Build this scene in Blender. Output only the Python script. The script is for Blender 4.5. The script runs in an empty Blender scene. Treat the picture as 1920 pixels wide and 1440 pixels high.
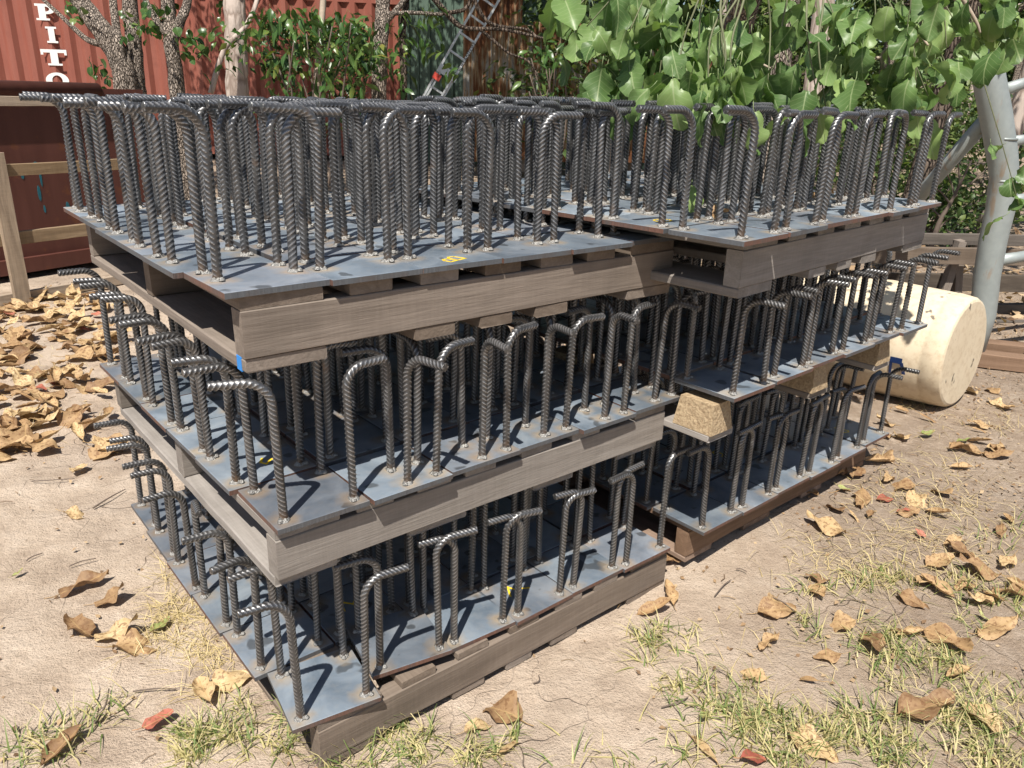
import bpy, math, random
import numpy as np
from mathutils import Vector, Matrix

# ------------------------------------------------------------------ camera, sky, sun, exposure
S = bpy.context.scene
COL = S.collection
F_PX, PITCH, ROLL, CAM_H = 1469.4, math.radians(20.18), math.radians(1.71), 1.421
cam_d = bpy.data.cameras.new('camera'); cam = bpy.data.objects.new('camera', cam_d); COL.objects.link(cam)
cam.matrix_world = Matrix.Translation((0, 0, CAM_H)) @ Matrix.Rotation(math.pi/2-PITCH, 4, 'X') @ Matrix.Rotation(ROLL, 4, 'Z')
cam_d.sensor_width = 36; cam_d.lens = 36*F_PX/1920; cam_d.clip_start = .05; cam_d.clip_end = 600
S.camera = cam
SUN_EL, SUN_AZ = math.radians(59), math.radians(78)      # SUN_AZ: direction in which shadows fall
sd = Vector((math.cos(SUN_AZ)*math.cos(SUN_EL), math.sin(SUN_AZ)*math.cos(SUN_EL), -math.sin(SUN_EL)))
W = bpy.data.worlds.new('World'); S.world = W; W.use_nodes = True
wn = W.node_tree; bg = wn.nodes['Background']; sky = wn.nodes.new('ShaderNodeTexSky')
sky.sky_type = 'NISHITA'; sky.sun_disc = False; sky.sun_elevation = SUN_EL
sky.sun_rotation = math.atan2(-sd.x, -sd.y)
wn.links.new(sky.outputs[0], bg.inputs[0]); bg.inputs[1].default_value = .065
sl = bpy.data.lights.new('sun', 'SUN'); sl.energy = 5.0; sl.angle = math.radians(.53); sl.color = (1, .95, .87)
so = bpy.data.objects.new('sun', sl); COL.objects.link(so); so.rotation_euler = sd.to_track_quat('-Z', 'Y').to_euler()
S.view_settings.view_transform = 'Standard'; S.view_settings.look = 'None'; S.view_settings.gamma = 1
S.view_settings.exposure = .62
S.cycles.max_bounces = 4; S.cycles.diffuse_bounces = 3; S.cycles.glossy_bounces = 2; S.cycles.transmission_bounces = 2
S.cycles.adaptive_threshold = .02
S.cycles.sample_clamp_indirect = 4

random.seed(7); R = np.random.default_rng(11)
rnd = random.uniform

# ------------------------------------------------------------------ measuring helpers
def ray(px, py):
    x, y = px-960, py-720; c, s = math.cos(ROLL), math.sin(ROLL)
    x, y = x*c+y*s, -x*s+y*c
    dx, dy = x/F_PX, -y/F_PX
    return Vector((dx, math.cos(PITCH)+dy*math.sin(PITCH), -math.sin(PITCH)+dy*math.cos(PITCH)))
def at(px, py, Y):                       # point on the line of sight at distance Y in front
    d = ray(px, py); return d*(Y/d.y)+Vector((0, 0, CAM_H))
def ss(a, b, x):
    t = np.clip((x-a)/(b-a), 0, 1); return t*t*(3-2*t)
def gh(x, y):                            # height of the ground
    h = .045*ss(.15, .75, x)*ss(1.9, 2.4, y)*(1-ss(5, 8, y)) + .03*np.maximum(y-5.5, 0)*ss(5.5, 9, y)
    h = h+.012*np.sin(x*1.7+.6)*np.sin(y*1.3+1.1)*(ss(1.3, 2.6, np.abs(x-.2))+ss(4, 5, y)).clip(0, 1)
    return h
def on_ground(px, py):
    z = 0.
    for _ in range(12):
        d = ray(px, py); P = d*((z-CAM_H)/d.z)+Vector((0, 0, CAM_H)); z = float(gh(P.x, P.y))
    return P

# ------------------------------------------------------------------ mesh helpers
class MB:
    def __init__(s): s.v = []; s.f = []; s.m = []
    def add(s, vs, fs, m=0, M=None):
        o = len(s.v)
        s.v += [tuple(M @ Vector(v)) for v in vs] if M is not None else [tuple(v) for v in vs]
        s.f += [tuple(i+o for i in f) for f in fs]; s.m += [m]*len(fs)
    def box(s, x0, x1, y0, y1, z0, z1, m=0, M=None):
        vs = [(x, y, z) for z in (z0, z1) for y in (y0, y1) for x in (x0, x1)]
        s.add(vs, [(0, 2, 3, 1), (4, 5, 7, 6), (0, 1, 5, 4), (2, 6, 7, 3), (0, 4, 6, 2), (1, 3, 7, 5)], m, M)
    def tube(s, path, rad, n=10, m=0, cap=True, jit=0, seed=0):
        r = random.Random(seed); P = [Vector(p) for p in path]; k = len(P)
        if not hasattr(rad, '__len__'): rad = [rad]*k
        vs = []; prev = None
        for i, p in enumerate(P):
            t = (P[min(i+1, k-1)]-P[max(i-1, 0)]).normalized()
            a = prev if prev is not None else (Vector((1, 0, 0)) if abs(t.x) < .8 else Vector((0, 1, 0)))
            b = t.cross(a).normalized(); a = b.cross(t).normalized(); prev = a
            for j in range(n):
                w = 2*math.pi*j/n; q = rad[i]*(1+jit*r.uniform(-1, 1))
                vs.append(p+a*q*math.cos(w)+b*q*math.sin(w))
        fs = [(i*n+j, i*n+(j+1) % n, (i+1)*n+(j+1) % n, (i+1)*n+j) for i in range(k-1) for j in range(n)]
        if cap: fs += [tuple(reversed(range(n))), tuple(range((k-1)*n, k*n))]
        s.add(vs, fs, m)
    def mesh(s, name, mats, smooth=False):
        me = bpy.data.meshes.new(name); me.from_pydata(s.v, [], s.f)
        for m in (mats if isinstance(mats, (list, tuple)) else [mats]): me.materials.append(m)
        me.polygons.foreach_set('material_index', s.m)
        me.polygons.foreach_set('use_smooth', [smooth]*len(s.f)); me.update(); return me
    def build(s, name, mats, parent=None, smooth=False, M=None): return ob(name, s.mesh(name, mats, smooth), parent, M)
def ob(name, me, parent=None, M=None):
    o = bpy.data.objects.new(name, me); COL.objects.link(o)
    if parent is not None: o.parent = parent
    if M is not None: o.matrix_local = M
    return o
def tag(o, label=None, cat=None, group=None, kind=None):
    if label: o['label'] = label
    if cat: o['category'] = cat
    if group: o['group'] = group
    if kind: o['kind'] = kind
    return o
def thing(name, label, cat, M=None, group=None):
    o = ob(name, None, None, M); o.empty_display_size = .05; return tag(o, label, cat, group)
def frame(loc, yaw=0): return Matrix.Translation(loc) @ Matrix.Rotation(yaw, 4, 'Z')
def np_mesh(name, V, Fc, mat, rv=None, smooth=False):
    me = bpy.data.meshes.new(name); V = np.asarray(V, np.float32); Fc = np.asarray(Fc, np.int32); k = Fc.shape[1]
    me.vertices.add(len(V)); me.vertices.foreach_set('co', V.ravel())
    me.loops.add(Fc.size); me.loops.foreach_set('vertex_index', Fc.ravel())
    me.polygons.add(len(Fc)); me.polygons.foreach_set('loop_start', np.arange(len(Fc), dtype=np.int32)*k)
    if smooth: me.polygons.foreach_set('use_smooth', np.ones(len(Fc), bool))
    if rv is not None:
        a = me.attributes.new('rnd', 'FLOAT', 'POINT'); a.data.foreach_set('value', np.asarray(rv, np.float32))
    me.materials.append(mat); me.update(calc_edges=True); me.validate(); return me

# ------------------------------------------------------------------ material helpers
class NT:
    def __init__(s, name):
        s.m = bpy.data.materials.new(name); s.m.use_nodes = True; s.t = s.m.node_tree
        s.b = s.t.nodes['Principled BSDF']; s.out = s.t.nodes['Material Output']
    def n(s, ty, ins=None, **kw):
        o = s.t.nodes.new('ShaderNode'+ty)
        for k, v in kw.items(): setattr(o, k, v)
        for k, v in (ins or {}).items(): s.put(o.inputs[k], v)
        return o
    def put(s, sock, v):
        if isinstance(v, bpy.types.NodeSocket): s.t.links.new(v, sock)
        else: sock.default_value = v
    def math(s, op, a, b=0., c=0.):
        o = s.n('Math', operation=op); s.put(o.inputs[0], a); s.put(o.inputs[1], b); s.put(o.inputs[2], c); return o.outputs[0]
    def vmath(s, op, a, b=(0, 0, 0)):
        o = s.n('VectorMath', operation=op); s.put(o.inputs[0], a); s.put(o.inputs[1], b); return o
    def ramp(s, f, stops, interp='LINEAR'):
        o = s.n('ValToRGB'); s.put(o.inputs[0], f); e = o.color_ramp.elements; o.color_ramp.interpolation = interp
        while len(e) < len(stops): e.new(.5)
        for q, (p, c) in zip(e, stops): q.position = p; q.color = (*c, 1) if len(c) == 3 else c
        return o.outputs[0]
    def gray(s, f, a, b): return s.ramp(f, [(a, (0, 0, 0)), (b, (1, 1, 1))])
    def mix(s, f, a, b, mode='MIX'):
        o = s.n('Mix', data_type='RGBA', blend_type=mode); s.put(o.inputs[0], f)
        for i, v in ((6, a), (7, b)): s.put(o.inputs[i], (*v, 1) if isinstance(v, tuple) and len(v) == 3 else v)
        return o.outputs[2]
    def coords(s, scale=(1, 1, 1), rand=0, which='Object'):
        v = s.n('TexCoord').outputs[which]
        if rand:
            oi = s.n('ObjectInfo').outputs['Random']
            k = s.math('MULTIPLY', oi, rand); cx = s.n('CombineXYZ', {0: k, 1: k, 2: k}).outputs[0]
            v = s.vmath('ADD', v, cx).outputs[0]
        return s.vmath('MULTIPLY', v, scale).outputs[0]
    def noise(s, v, scale, detail=4, rough=.55, dist=0.):
        return s.n('TexNoise', {'Vector': v, 'Scale': scale, 'Detail': detail, 'Roughness': rough, 'Distortion': dist}).outputs[0]
    def bump(s, h, st=.3, d=.01):
        return s.n('Bump', {'Height': h, 'Strength': st, 'Distance': d}).outputs[0]
    def fin(s, col=None, rough=None, metal=None, nrm=None, spec=None):
        for k, v in (('Base Color', col), ('Roughness', rough), ('Metallic', metal), ('Normal', nrm), ('Specular IOR Level', spec)):
            if v is not None: s.put(s.b.inputs[k], (*v, 1) if isinstance(v, tuple) and len(v) == 3 else v)
        return s.m

def wood(name, dark, mid, light, rand=40, rough=.88):
    t = NT(name); v = t.coords((.8, 9, 13), rand); v2 = t.coords((1, 1, 1), rand); v3 = t.coords((4, 60, 90), rand)
    g = t.noise(v, 2.2, 7, .62, .9); f = t.noise(v3, 2.5, 4, .6); st = t.noise(v2, 5, 3)
    saw = t.noise(t.coords((70, 5, 5), rand), 2, 3); c = t.ramp(g, [(.15, dark), (.5, mid), (.85, light)]); c = t.mix(t.math('MULTIPLY', t.gray(saw, .4, .7), .18), c, light)
    c = t.mix(t.math('MULTIPLY', t.gray(f, .35, .65), .22), c, tuple(x*.5 for x in dark))
    c = t.mix(t.math('MULTIPLY', t.gray(st, .52, .75), .55), c, tuple(x*.55 for x in mid))
    oi = t.n('ObjectInfo').outputs['Random']
    hv = t.n('HueSaturation', {'Color': c, 'Value': t.math('MULTIPLY_ADD', oi, .5, .78), 'Saturation': t.math('MULTIPLY_ADD', oi, -.4, 1.1)}).outputs[0]
    h = t.math('ADD', g, t.math('MULTIPLY', f, .6))
    return t.fin(hv, rough, 0., t.bump(h, .35, .005), .3)
def plain(name, col, rough=.6, metal=0., var=.25, scale=8, bump=.15, rand=10, spec=.5):
    t = NT(name); v = t.coords((1, 1, 1), rand); n = t.noise(v, scale, 6, .6)
    c = t.mix(n, tuple(x*(1-var) for x in col), tuple(min(1, x*(1+var)) for x in col))
    return t.fin(c, rough, metal, t.bump(n, bump, .01), spec)

M = {}
M['wood'] = wood('weathered_wood', (.115, .085, .063), (.185, .142, .108), (.265, .21, .165))
M['wood_grey'] = wood('grey_weathered_wood', (.14, .12, .10), (.225, .195, .168), (.32, .285, .25))
M['wood_brown'] = wood('brown_wood', (.11, .065, .04), (.22, .135, .085), (.32, .21, .14))
M['wood_yellow'] = wood('yellowed_wood', (.15, .10, .06), (.29, .205, .125), (.43, .325, .21))
M['wood_dark'] = wood('dark_wood', (.05, .04, .032), (.10, .08, .064), (.17, .14, .11))

def plate_mat(name, pts):
    t = NT(name); v = t.coords((1, 1, 1), 9.); o = t.coords()
    big = t.noise(v, 7, 5, .6, .6); fine = t.noise(v, 55, 5, .65); spots = t.noise(v, 16, 2, .4)
    scr = t.noise(t.coords((6, 90, 6), 9.), 3, 4)
    c = t.ramp(big, [(.3, (.105, .135, .17)), (.5, (.175, .212, .255)), (.7, (.26, .30, .34))])
    c = t.mix(t.math('MULTIPLY', t.gray(fine, .45, .75), .3), c, (.25, .25, .245))
    c = t.mix(t.math('MULTIPLY', t.gray(scr, .62, .8), .35), c, (.3, .31, .32))
    c = t.mix(t.math('MULTIPLY', t.gray(spots, .66, .70), .75), c, (.045, .05, .056))
    sx = t.n('SeparateXYZ', {0: o}).outputs
    dmin = None
    for (x, y) in pts:
        d = t.vmath('LENGTH', t.n('CombineXYZ', {0: t.math('SUBTRACT', sx[0], x), 1: t.math('SUBTRACT', sx[1], y)}).outputs[0]).outputs['Value']
        dmin = d if dmin is None else t.math('MINIMUM', dmin, d)
    w = t.math('ADD', dmin, t.math('MULTIPLY', t.math('SUBTRACT', t.noise(v, 30, 3), .5), .05))
    halo = t.n('MapRange', {0: w, 1: .042, 2: .012, 3: 0., 4: 1.}).outputs[0]
    rust = t.mix(t.noise(v, 60, 3), (.20, .15, .10), (.36, .29, .20))
    c = t.mix(t.math('MULTIPLY', halo, .8), c, rust)
    oi = t.n('ObjectInfo').outputs['Random']
    o2 = t.math('FRACT', t.math('MULTIPLY', oi, 7.31)); c = t.mix(t.gray(o2, .6, .9), c, t.mix(1., c, (.88, .83, .82), 'MULTIPLY'))
    c = t.n('HueSaturation', {'Color': c, 'Value': t.math('MULTIPLY_ADD', oi, .5, .74)}).outputs[0]
    ro = t.math('MULTIPLY_ADD', big, .25, .30); ro = t.math('ADD', ro, t.math('MULTIPLY', halo, .3))
    return t.fin(c, ro, .15, t.bump(fine, .12, .003), .5)
PT_A = [(-.075, -.075), (.075, -.075), (-.075, .075), (.075, .075)]
PT_B = [(0, -.075), (.075, -.075), (0, 0), (.075, 0)]
PT_C = [(-.075, -.005), (.075, -.005), (-.075, .068), (.075, .068)]
PLM = {'A': plate_mat('mill_scale_steel', PT_A), 'B': plate_mat('mill_scale_steel_close_bars', PT_B), 'C': plate_mat('mill_scale_steel_paired_bars', PT_C)}
def edge_mat(name, a, b):
    t = NT(name); s_ = t.noise(t.coords((160, 160, 6), 5.), 1, 3, .7); n = t.noise(t.coords((1, 1, 1), 5.), 18, 4)
    c = t.mix(s_, a, b); c = t.mix(t.gray(n, .45, .7), c, (.10, .085, .08))
    return t.fin(c, .6, .2, t.bump(s_, .6, .003), .4)
M['cut_edge'] = edge_mat('torch_cut_edge', (.06, .04, .034), (.24, .12, .085))
M['mill_edge'] = edge_mat('rolled_edge', (.075, .08, .088), (.135, .142, .152))
def rebar_mat():
    t = NT('ribbed_bar_steel'); v = t.coords((1, 1, 1), 7.); n = t.noise(v, 14, 3, .6); f = t.noise(v, 90, 2); rib = t.n('Attribute', attribute_name='rnd').outputs['Fac']
    c = t.ramp(n, [(.3, (.065, .064, .065)), (.55, (.105, .104, .105)), (.75, (.16, .158, .157))])
    c = t.mix(t.math('MULTIPLY', rib, .75), c, (.58, .58, .59))  # rib crests paler: worn bright steel, with sun glints put into the colour
    z = t.n('SeparateXYZ', {0: t.coords()}).outputs[2]
    foot = t.math('MULTIPLY', t.n('MapRange', {0: t.math('ADD', z, t.math('MULTIPLY', n, .03)), 1: .045, 2: .012, 3: 0., 4: .8}).outputs[0], t.gray(f, .3, .6))
    c = t.mix(foot, c, (.24, .15, .085))
    c = t.mix(t.math('MULTIPLY', t.gray(n, .68, .78), .5), c, (.20, .115, .065))
    return t.fin(c, t.math('MULTIPLY_ADD', f, .25, .27), .72, None, .5)
M['bar'] = rebar_mat()
M['weld'] = plain('weld_metal', (.33, .32, .30), .42, .7, .6, 160, .7)
M['yellow'] = plain('yellow_marker', (.80, .55, .03), .5, 0, .1)
M['blue'] = plain('blue_paint', (.02, .22, .62), .5, 0, .1)
M['navy'] = plain('navy_paint', (.012, .03, .10), .3, 0, .1)
M['teal'] = plain('teal_paint', (.01, .10, .13), .5, 0, .3)

def ground_mat():
    t = NT('sandy_soil'); v = t.coords(); p = t.n('SeparateXYZ', {0: v}).outputs
    a = t.noise(v, 1.1, 6, .6, .3); b = t.noise(v, 6, 8, .65); c_ = t.noise(v, 38, 6, .7); d = t.noise(v, 160, 3, .7)
    col = t.ramp(b, [(.3, (.34, .26, .195)), (.5, (.49, .39, .30)), (.72, (.60, .495, .395))])
    col = t.mix(t.math('MULTIPLY', t.gray(a, .48, .66), .55), col, (.36, .29, .235))
    # organic litter zone to the back and right
    zx = t.math('ADD', t.math('MULTIPLY', p[0], .55), t.math('MULTIPLY', p[1], .85)); zx = t.math('ADD', zx, t.math('MULTIPLY', a, 1.6))
    lit = t.n('MapRange', {0: zx, 1: 3.7, 2: 4.7, 3: 0., 4: .8}).outputs[0]
    zr = t.n('MapRange', {0: t.math('ADD', p[0], t.math('MULTIPLY', b, .7)), 1: .75, 2: 1.5, 3: 0., 4: .7}).outputs[0]
    lit = t.math('MAXIMUM', lit, zr)
    brown = t.ramp(c_, [(.3, (.085, .058, .04)), (.55, (.20, .145, .10)), (.75, (.38, .29, .21))])
    col = t.mix(t.math('MULTIPLY', lit, t.gray(c_, .25, .6)), col, brown)
    col = t.mix(t.math('MULTIPLY', t.gray(d, .57, .72), .6), col, (.14, .10, .075))
    col = t.mix(t.math('MULTIPLY', t.gray(c_, .64, .76), .45), col, (.25, .18, .13))
    vo = t.n('TexVoronoi', {'Vector': t.vmath('ADD', v, t.vmath('MULTIPLY', t.n('TexNoise', {'Vector': v, 'Scale': 5.}).outputs[1], (.25, .25, .25)).outputs[0]).outputs[0], 'Scale': 4.5}, feature='DISTANCE_TO_EDGE').outputs[0]
    crack = t.math('MULTIPLY', t.n('MapRange', {0: vo, 1: .010, 2: 0., 3: 0., 4: 1.}).outputs[0], t.gray(a, .48, .58))
    col = t.mix(t.math('MULTIPLY', crack, .6), col, (.22, .16, .12))
    h = t.math('ADD', t.math('ADD', b, t.math('MULTIPLY', c_, .9)), t.math('MULTIPLY', d, .45)); h = t.math('SUBTRACT', h, t.math('MULTIPLY', crack, .5))
    return t.fin(col, .95, 0., t.bump(h, .85, .022), .15)
M['ground'] = ground_mat()

def leafy(name, stops, rough=.45, trans=.35, attr=True, rib=None, spec=.4):
    t = NT(name)
    if attr: r = t.n('Attribute', attribute_name='rnd').outputs['Fac']
    else: r = t.n('ObjectInfo').outputs['Random']
    v = t.coords((1, 1, 1), 0 if attr else 5.); n = t.noise(v, 28 if not attr else 3, 4)
    c = t.ramp(t.math('ADD', t.math('MULTIPLY', r, .8), t.math('MULTIPLY', n, .2)), stops)
    if rib:
        y = t.math('ABSOLUTE', t.n('SeparateXYZ', {0: t.coords()}).outputs[1])
        w = t.n('MapRange', {0: y, 1: .0028, 2: .0008, 3: 0., 4: .75}).outputs[0]
        o = t.n('SeparateXYZ', {0: t.coords()}).outputs
        ve = t.math('SINE', t.math('MULTIPLY', t.math('SUBTRACT', o[0], t.math('MULTIPLY', y, .7)), 420.))
        c = t.mix(t.math('MULTIPLY', t.gray(ve, .9, 1.), .3), c, rib); c = t.mix(w, c, rib)
    t.fin(c, rough, 0., t.bump(n, .15, .004), spec)
    tr = t.n('BsdfTranslucent', {'Color': t.mix(1., c, (1.0, 1.15, .55), 'MULTIPLY')})
    mx = t.n('MixShader', {0: trans, 1: t.b.outputs[0], 2: tr.outputs[0]}); t.t.links.new(mx.outputs[0], t.out.inputs[0])
    return t.m
M['leaf_big'] = leafy('broad_green_leaf', [(.1, (.075, .14, .042)), (.5, (.145, .235, .075)), (.85, (.26, .36, .125))], .42, .3, False, (.33, .40, .2))
M['leaf_mid'] = leafy('mid_green_leaf', [(.1, (.018, .045, .012)), (.55, (.045, .095, .024)), (.85, (.11, .16, .035)), (.97, (.26, .20, .04))], .35, .25)
M['leaf_far'] = leafy('far_green_leaf', [(.1, (.03, .06, .016)), (.55, (.075, .125, .035)), (.9, (.17, .21, .06))], .5, .35)
M['leaf_obj'] = leafy('dark_glossy_leaf', [(.1, (.025, .06, .014)), (.55, (.05, .11, .026)), (.85, (.11, .17, .04)), (.97, (.25, .22, .04))], .32, .25, False, (.12, .2, .06))
M['grass'] = leafy('dry_and_green_grass', [(.0, (.10, .16, .045)), (.32, (.20, .25, .08)), (.5, (.46, .40, .18)), (1., (.64, .54, .31))], .6, .3)
M['straw'] = leafy('straw', [(.0, (.40, .30, .14)), (.6, (.58, .46, .24)), (1., (.70, .59, .36))], .7, .2)
def dry_mat(name, cols):
    t = NT(name); v = t.coords((1, 1, 1), 6.); n = t.noise(v, 32, 5, .65); s_ = t.noise(v, 95, 3, .6); r = t.n('ObjectInfo').outputs['Random']
    c = t.ramp(t.math('ADD', t.math('MULTIPLY', n, .55), t.math('MULTIPLY', r, .45)), cols)
    c = t.mix(t.math('MULTIPLY', t.gray(s_, .53, .60), .7), c, (.17, .085, .04))
    y = t.math('ABSOLUTE', t.n('SeparateXYZ', {0: t.coords()}).outputs[1])
    c = t.mix(t.n('MapRange', {0: y, 1: .002, 2: .0005, 3: 0., 4: .6}).outputs[0], c, (.45, .30, .14))
    t.fin(c, .62, 0., t.bump(t.noise(v, 60, 4), .4, .004), .3)
    tr = t.n('BsdfTranslucent', {'Color': c}); mx = t.n('MixShader', {0: .15, 1: t.b.outputs[0], 2: tr.outputs[0]}); t.t.links.new(mx.outputs[0], t.out.inputs[0])
    return t.m
M['dry'] = dry_mat('dry_tan_leaf', [(.2, (.20, .115, .06)), (.45, (.38, .245, .125)), (.7, (.55, .40, .215)), (.85, (.66, .52, .32))])
M['dry_red'] = dry_mat('dry_red_leaf', [(.2, (.22, .05, .035)), (.5, (.38, .12, .08)), (.8, (.50, .22, .16))])
M['dry_green'] = dry_mat('fading_green_leaf', [(.2, (.18, .22, .06)), (.5, (.32, .36, .13)), (.8, (.48, .48, .22))])
def bark(name, a, b, sc=1, st=1.):
    t = NT(name); v = t.coords((1, 1, .33)); v = t.vmath('ADD', v, t.vmath('MULTIPLY', t.n('TexNoise', {'Vector': v, 'Scale': 30.}).outputs[1], (.03, .03, .03)).outputs[0]).outputs[0]; vo = t.n('TexVoronoi', {'Vector': v, 'Scale': 38*sc}, feature='DISTANCE_TO_EDGE').outputs[0]; n = t.noise(v, 16*sc, 6, .65)
    h = t.math('ADD', t.gray(vo, 0., .22), n); c = t.mix(t.gray(h, .55, 1.35), a, b)
    return t.fin(c, .95, 0., t.bump(h, st, .03), .2)
M['bark'] = bark('rough_bark', (.075, .058, .046), (.42, .35, .29), 1.7)
M['bark_dark'] = bark('dark_bark', (.035, .026, .02), (.15, .115, .09))
M['bark_pale'] = bark('pale_smooth_bark', (.27, .21, .175), (.46, .385, .335), .25, .25)
M['twig'] = plain('pale_twig', (.36, .29, .22), .8, 0, .35, 40)
M['twig_dark'] = plain('dark_twig', (.12, .09, .07), .85, 0, .4, 30)

# ------------------------------------------------------------------ the ground: one sheet out to the horizon
def spaced(a, fine0, fine1, b, step):
    m = list(np.arange(fine0, fine1+1e-6, step)); lo = []; hi = []; s = step; x = fine0
    while x > a: s *= 1.25; x -= s; lo.append(x)
    s = step; x = fine1
    while x < b: s *= 1.25; x += s; hi.append(x)
    return np.array(lo[::-1]+m+hi)
gx = spaced(-300, -3.2, 3.6, 300, .022); gy = spaced(-60, .7, 5.6, 400, .022)
GX, GY = np.meshgrid(gx, gy)
def vnoise(x, y, s, seed):
    r = np.random.default_rng(seed); g = r.random((64, 64)); x = x/s; y = y/s
    xi = np.floor(x).astype(int); yi = np.floor(y).astype(int); fx = x-xi; fy = y-yi; fx = fx*fx*(3-2*fx); fy = fy*fy*(3-2*fy)
    q = lambda i, j: g[i % 64, j % 64]
    return (q(xi, yi)*(1-fx)+q(xi+1, yi)*fx)*(1-fy)+(q(xi, yi+1)*(1-fx)+q(xi+1, yi+1)*fx)*fy-.5
near = (1-ss(4, 8, np.abs(GX)))*(1-ss(6, 9, GY))
GZ = gh(GX, GY)+near*(vnoise(GX, GY, .21, 1)*.010+vnoise(GX, GY, .09, 2)*.005+vnoise(GX, GY, .045, 3)*.0035)-.004
nx, ny = len(gx), len(gy); idx = np.arange(nx*ny).reshape(ny, nx)
Fq = np.stack([idx[:-1, :-1], idx[:-1, 1:], idx[1:, 1:], idx[1:, :-1]], -1).reshape(-1, 4)
tag(ob('ground', np_mesh('ground', np.stack([GX, GY, GZ], -1).reshape(-1, 3), Fq, M['ground'], smooth=True)), kind='structure')

# ------------------------------------------------------------------ pallets
def board_mesh(L, Wd, T, mat, seed, chamfer=.002, rough=.0012, cut=0):
    r = random.Random(seed); n = max(4, int(L/.12)); c = chamfer
    ring = [(-Wd/2+c, -T/2), (Wd/2-c, -T/2), (Wd/2, -T/2+c), (Wd/2, T/2-c), (Wd/2-c, T/2), (-Wd/2+c, T/2), (-Wd/2, T/2-c), (-Wd/2, -T/2+c)]
    mb = MB(); vs = []
    for i in range(n+1):
        x = -L/2+L*i/n; dy, dz = r.uniform(-rough, rough), r.uniform(-rough, rough)*.4
        for (y, z) in ring:
            xx = x
            if cut and i in (0, n): xx = x - math.copysign(cut, x)*max(0, abs(y)/(Wd/2)-.55)/.45
            vs.append((xx+(r.uniform(-1, 1)*.001 if i in (0, n) else 0), y+dy+r.uniform(-1, 1)*.0004, z+dz))
    fs = [(i*8+j, i*8+(j+1) % 8, (i+1)*8+(j+1) % 8, (i+1)*8+j) for i in range(n) for j in range(8)]
    fs += [tuple(reversed(range(8))), tuple(range(n*8, n*8+8))]
    mb.add(vs, fs); return mb.mesh('board', mat)
RZ90 = Matrix.Rotation(math.pi/2, 4, 'Z')
PAL = 1.165
def stringer_pallet(label, loc, yaw, zt, h, tt, tb, tops, bots, mat, mat2, seed):
    """loc: plan position of the near end of the front bearer's outer face, zt its top."""
    t = thing('pallet', label, 'pallet', frame((loc[0], loc[1], zt-h-tb), yaw), 'timber pallets under the steel plates')
    parts = {}
    for k, v in enumerate((.0225, PAL/2, PAL-.0225)):
        parts['s%d' % k] = ob('bearer', board_mesh(PAL, .045, h-.001, mat, seed+k), t, Matrix.Translation((PAL/2, v, tb+h/2)))
    for k, (a, b) in enumerate(tops):
        parts['t%d' % k] = ob('deck_board', board_mesh(PAL-.004, b-a, tt-.001, mat2, seed+10+k), t, Matrix.Translation(((a+b)/2, PAL/2, tb+h+tt/2)) @ RZ90)
    for k, (a, b) in enumerate(bots):
        parts['b%d' % k] = ob('bottom_board', board_mesh(PAL-.004, b-a, tb-.001, mat2, seed+30+k, .003, .0015, .02 if seed == 200 else 0), t, Matrix.Translation(((a+b)/2, PAL/2, tb/2)) @ RZ90)
    return t, parts
TOP3 = [(0, .16), (.215, .31), (.375, .47), (.54, .64), (.70, .80), (.85, .945), (1.0, PAL)]
BOT3 = [(0, .16), (.36, .46), (.53, .62), (.69, .79), (1.0, PAL)]
TOP2 = [(0, .14), (.18, .27), (.33, .42), (.46, .55), (.63, .73), (.80, .90), (1.04, PAL)]
BOT2 = [(0, .14), (.32, .48), (.69, .83), (1.0, PAL)]
p_L3, q3 = stringer_pallet('brown timber pallet at the top of the three-pallet stack nearest the camera', (-.4812, 1.3335), .690, 1.0511, .0902, .0265, .027, TOP3, BOT3, M['wood'], M['wood'], 100)
p_L2, q2 = stringer_pallet('grey timber pallet in the middle of the stack nearest the camera', (-.4523, 1.3248), .700, .5913, .0902, .0225, .027, TOP2, BOT2, M['wood_grey'], M['wood_grey'], 200)
p_L1, q1 = stringer_pallet('timber pallet on the sand at the foot of the nearest stack', (-.3972, 1.3322), .703, .1102, .0902, .0205, .020, TOP3, BOT3, M['wood'], M['wood'], 300)
p_R3, r3 = stringer_pallet('pale grey timber pallet topping the farther stack under the leafy branch', (.5335, 1.8357), .775, 1.0948, .0902, .0282, .025, TOP3, BOT3, M['wood_grey'], M['wood_grey'], 400)
ca, sa = math.cos(.716), math.sin(.716)
p_R1, r1 = stringer_pallet('brown timber pallet at the foot of the farther stack', (.59+.015*ca-.055*sa, 2.0905+.015*sa+.055*ca), .716, .157, .0902, .0215, .020, TOP2, BOT2, M['wood_brown'], M['wood_brown'], 500)
mb = MB(); mb.box(-.022, .0, -.011, .011, -.0137, .0137)
tag(mb.build('paint_mark', M['blue'], q3['b0'], M=Matrix.Translation((-PAL/2+.03, .0809, 0)) @ RZ90), 'blue paint dab on the board end')
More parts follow.
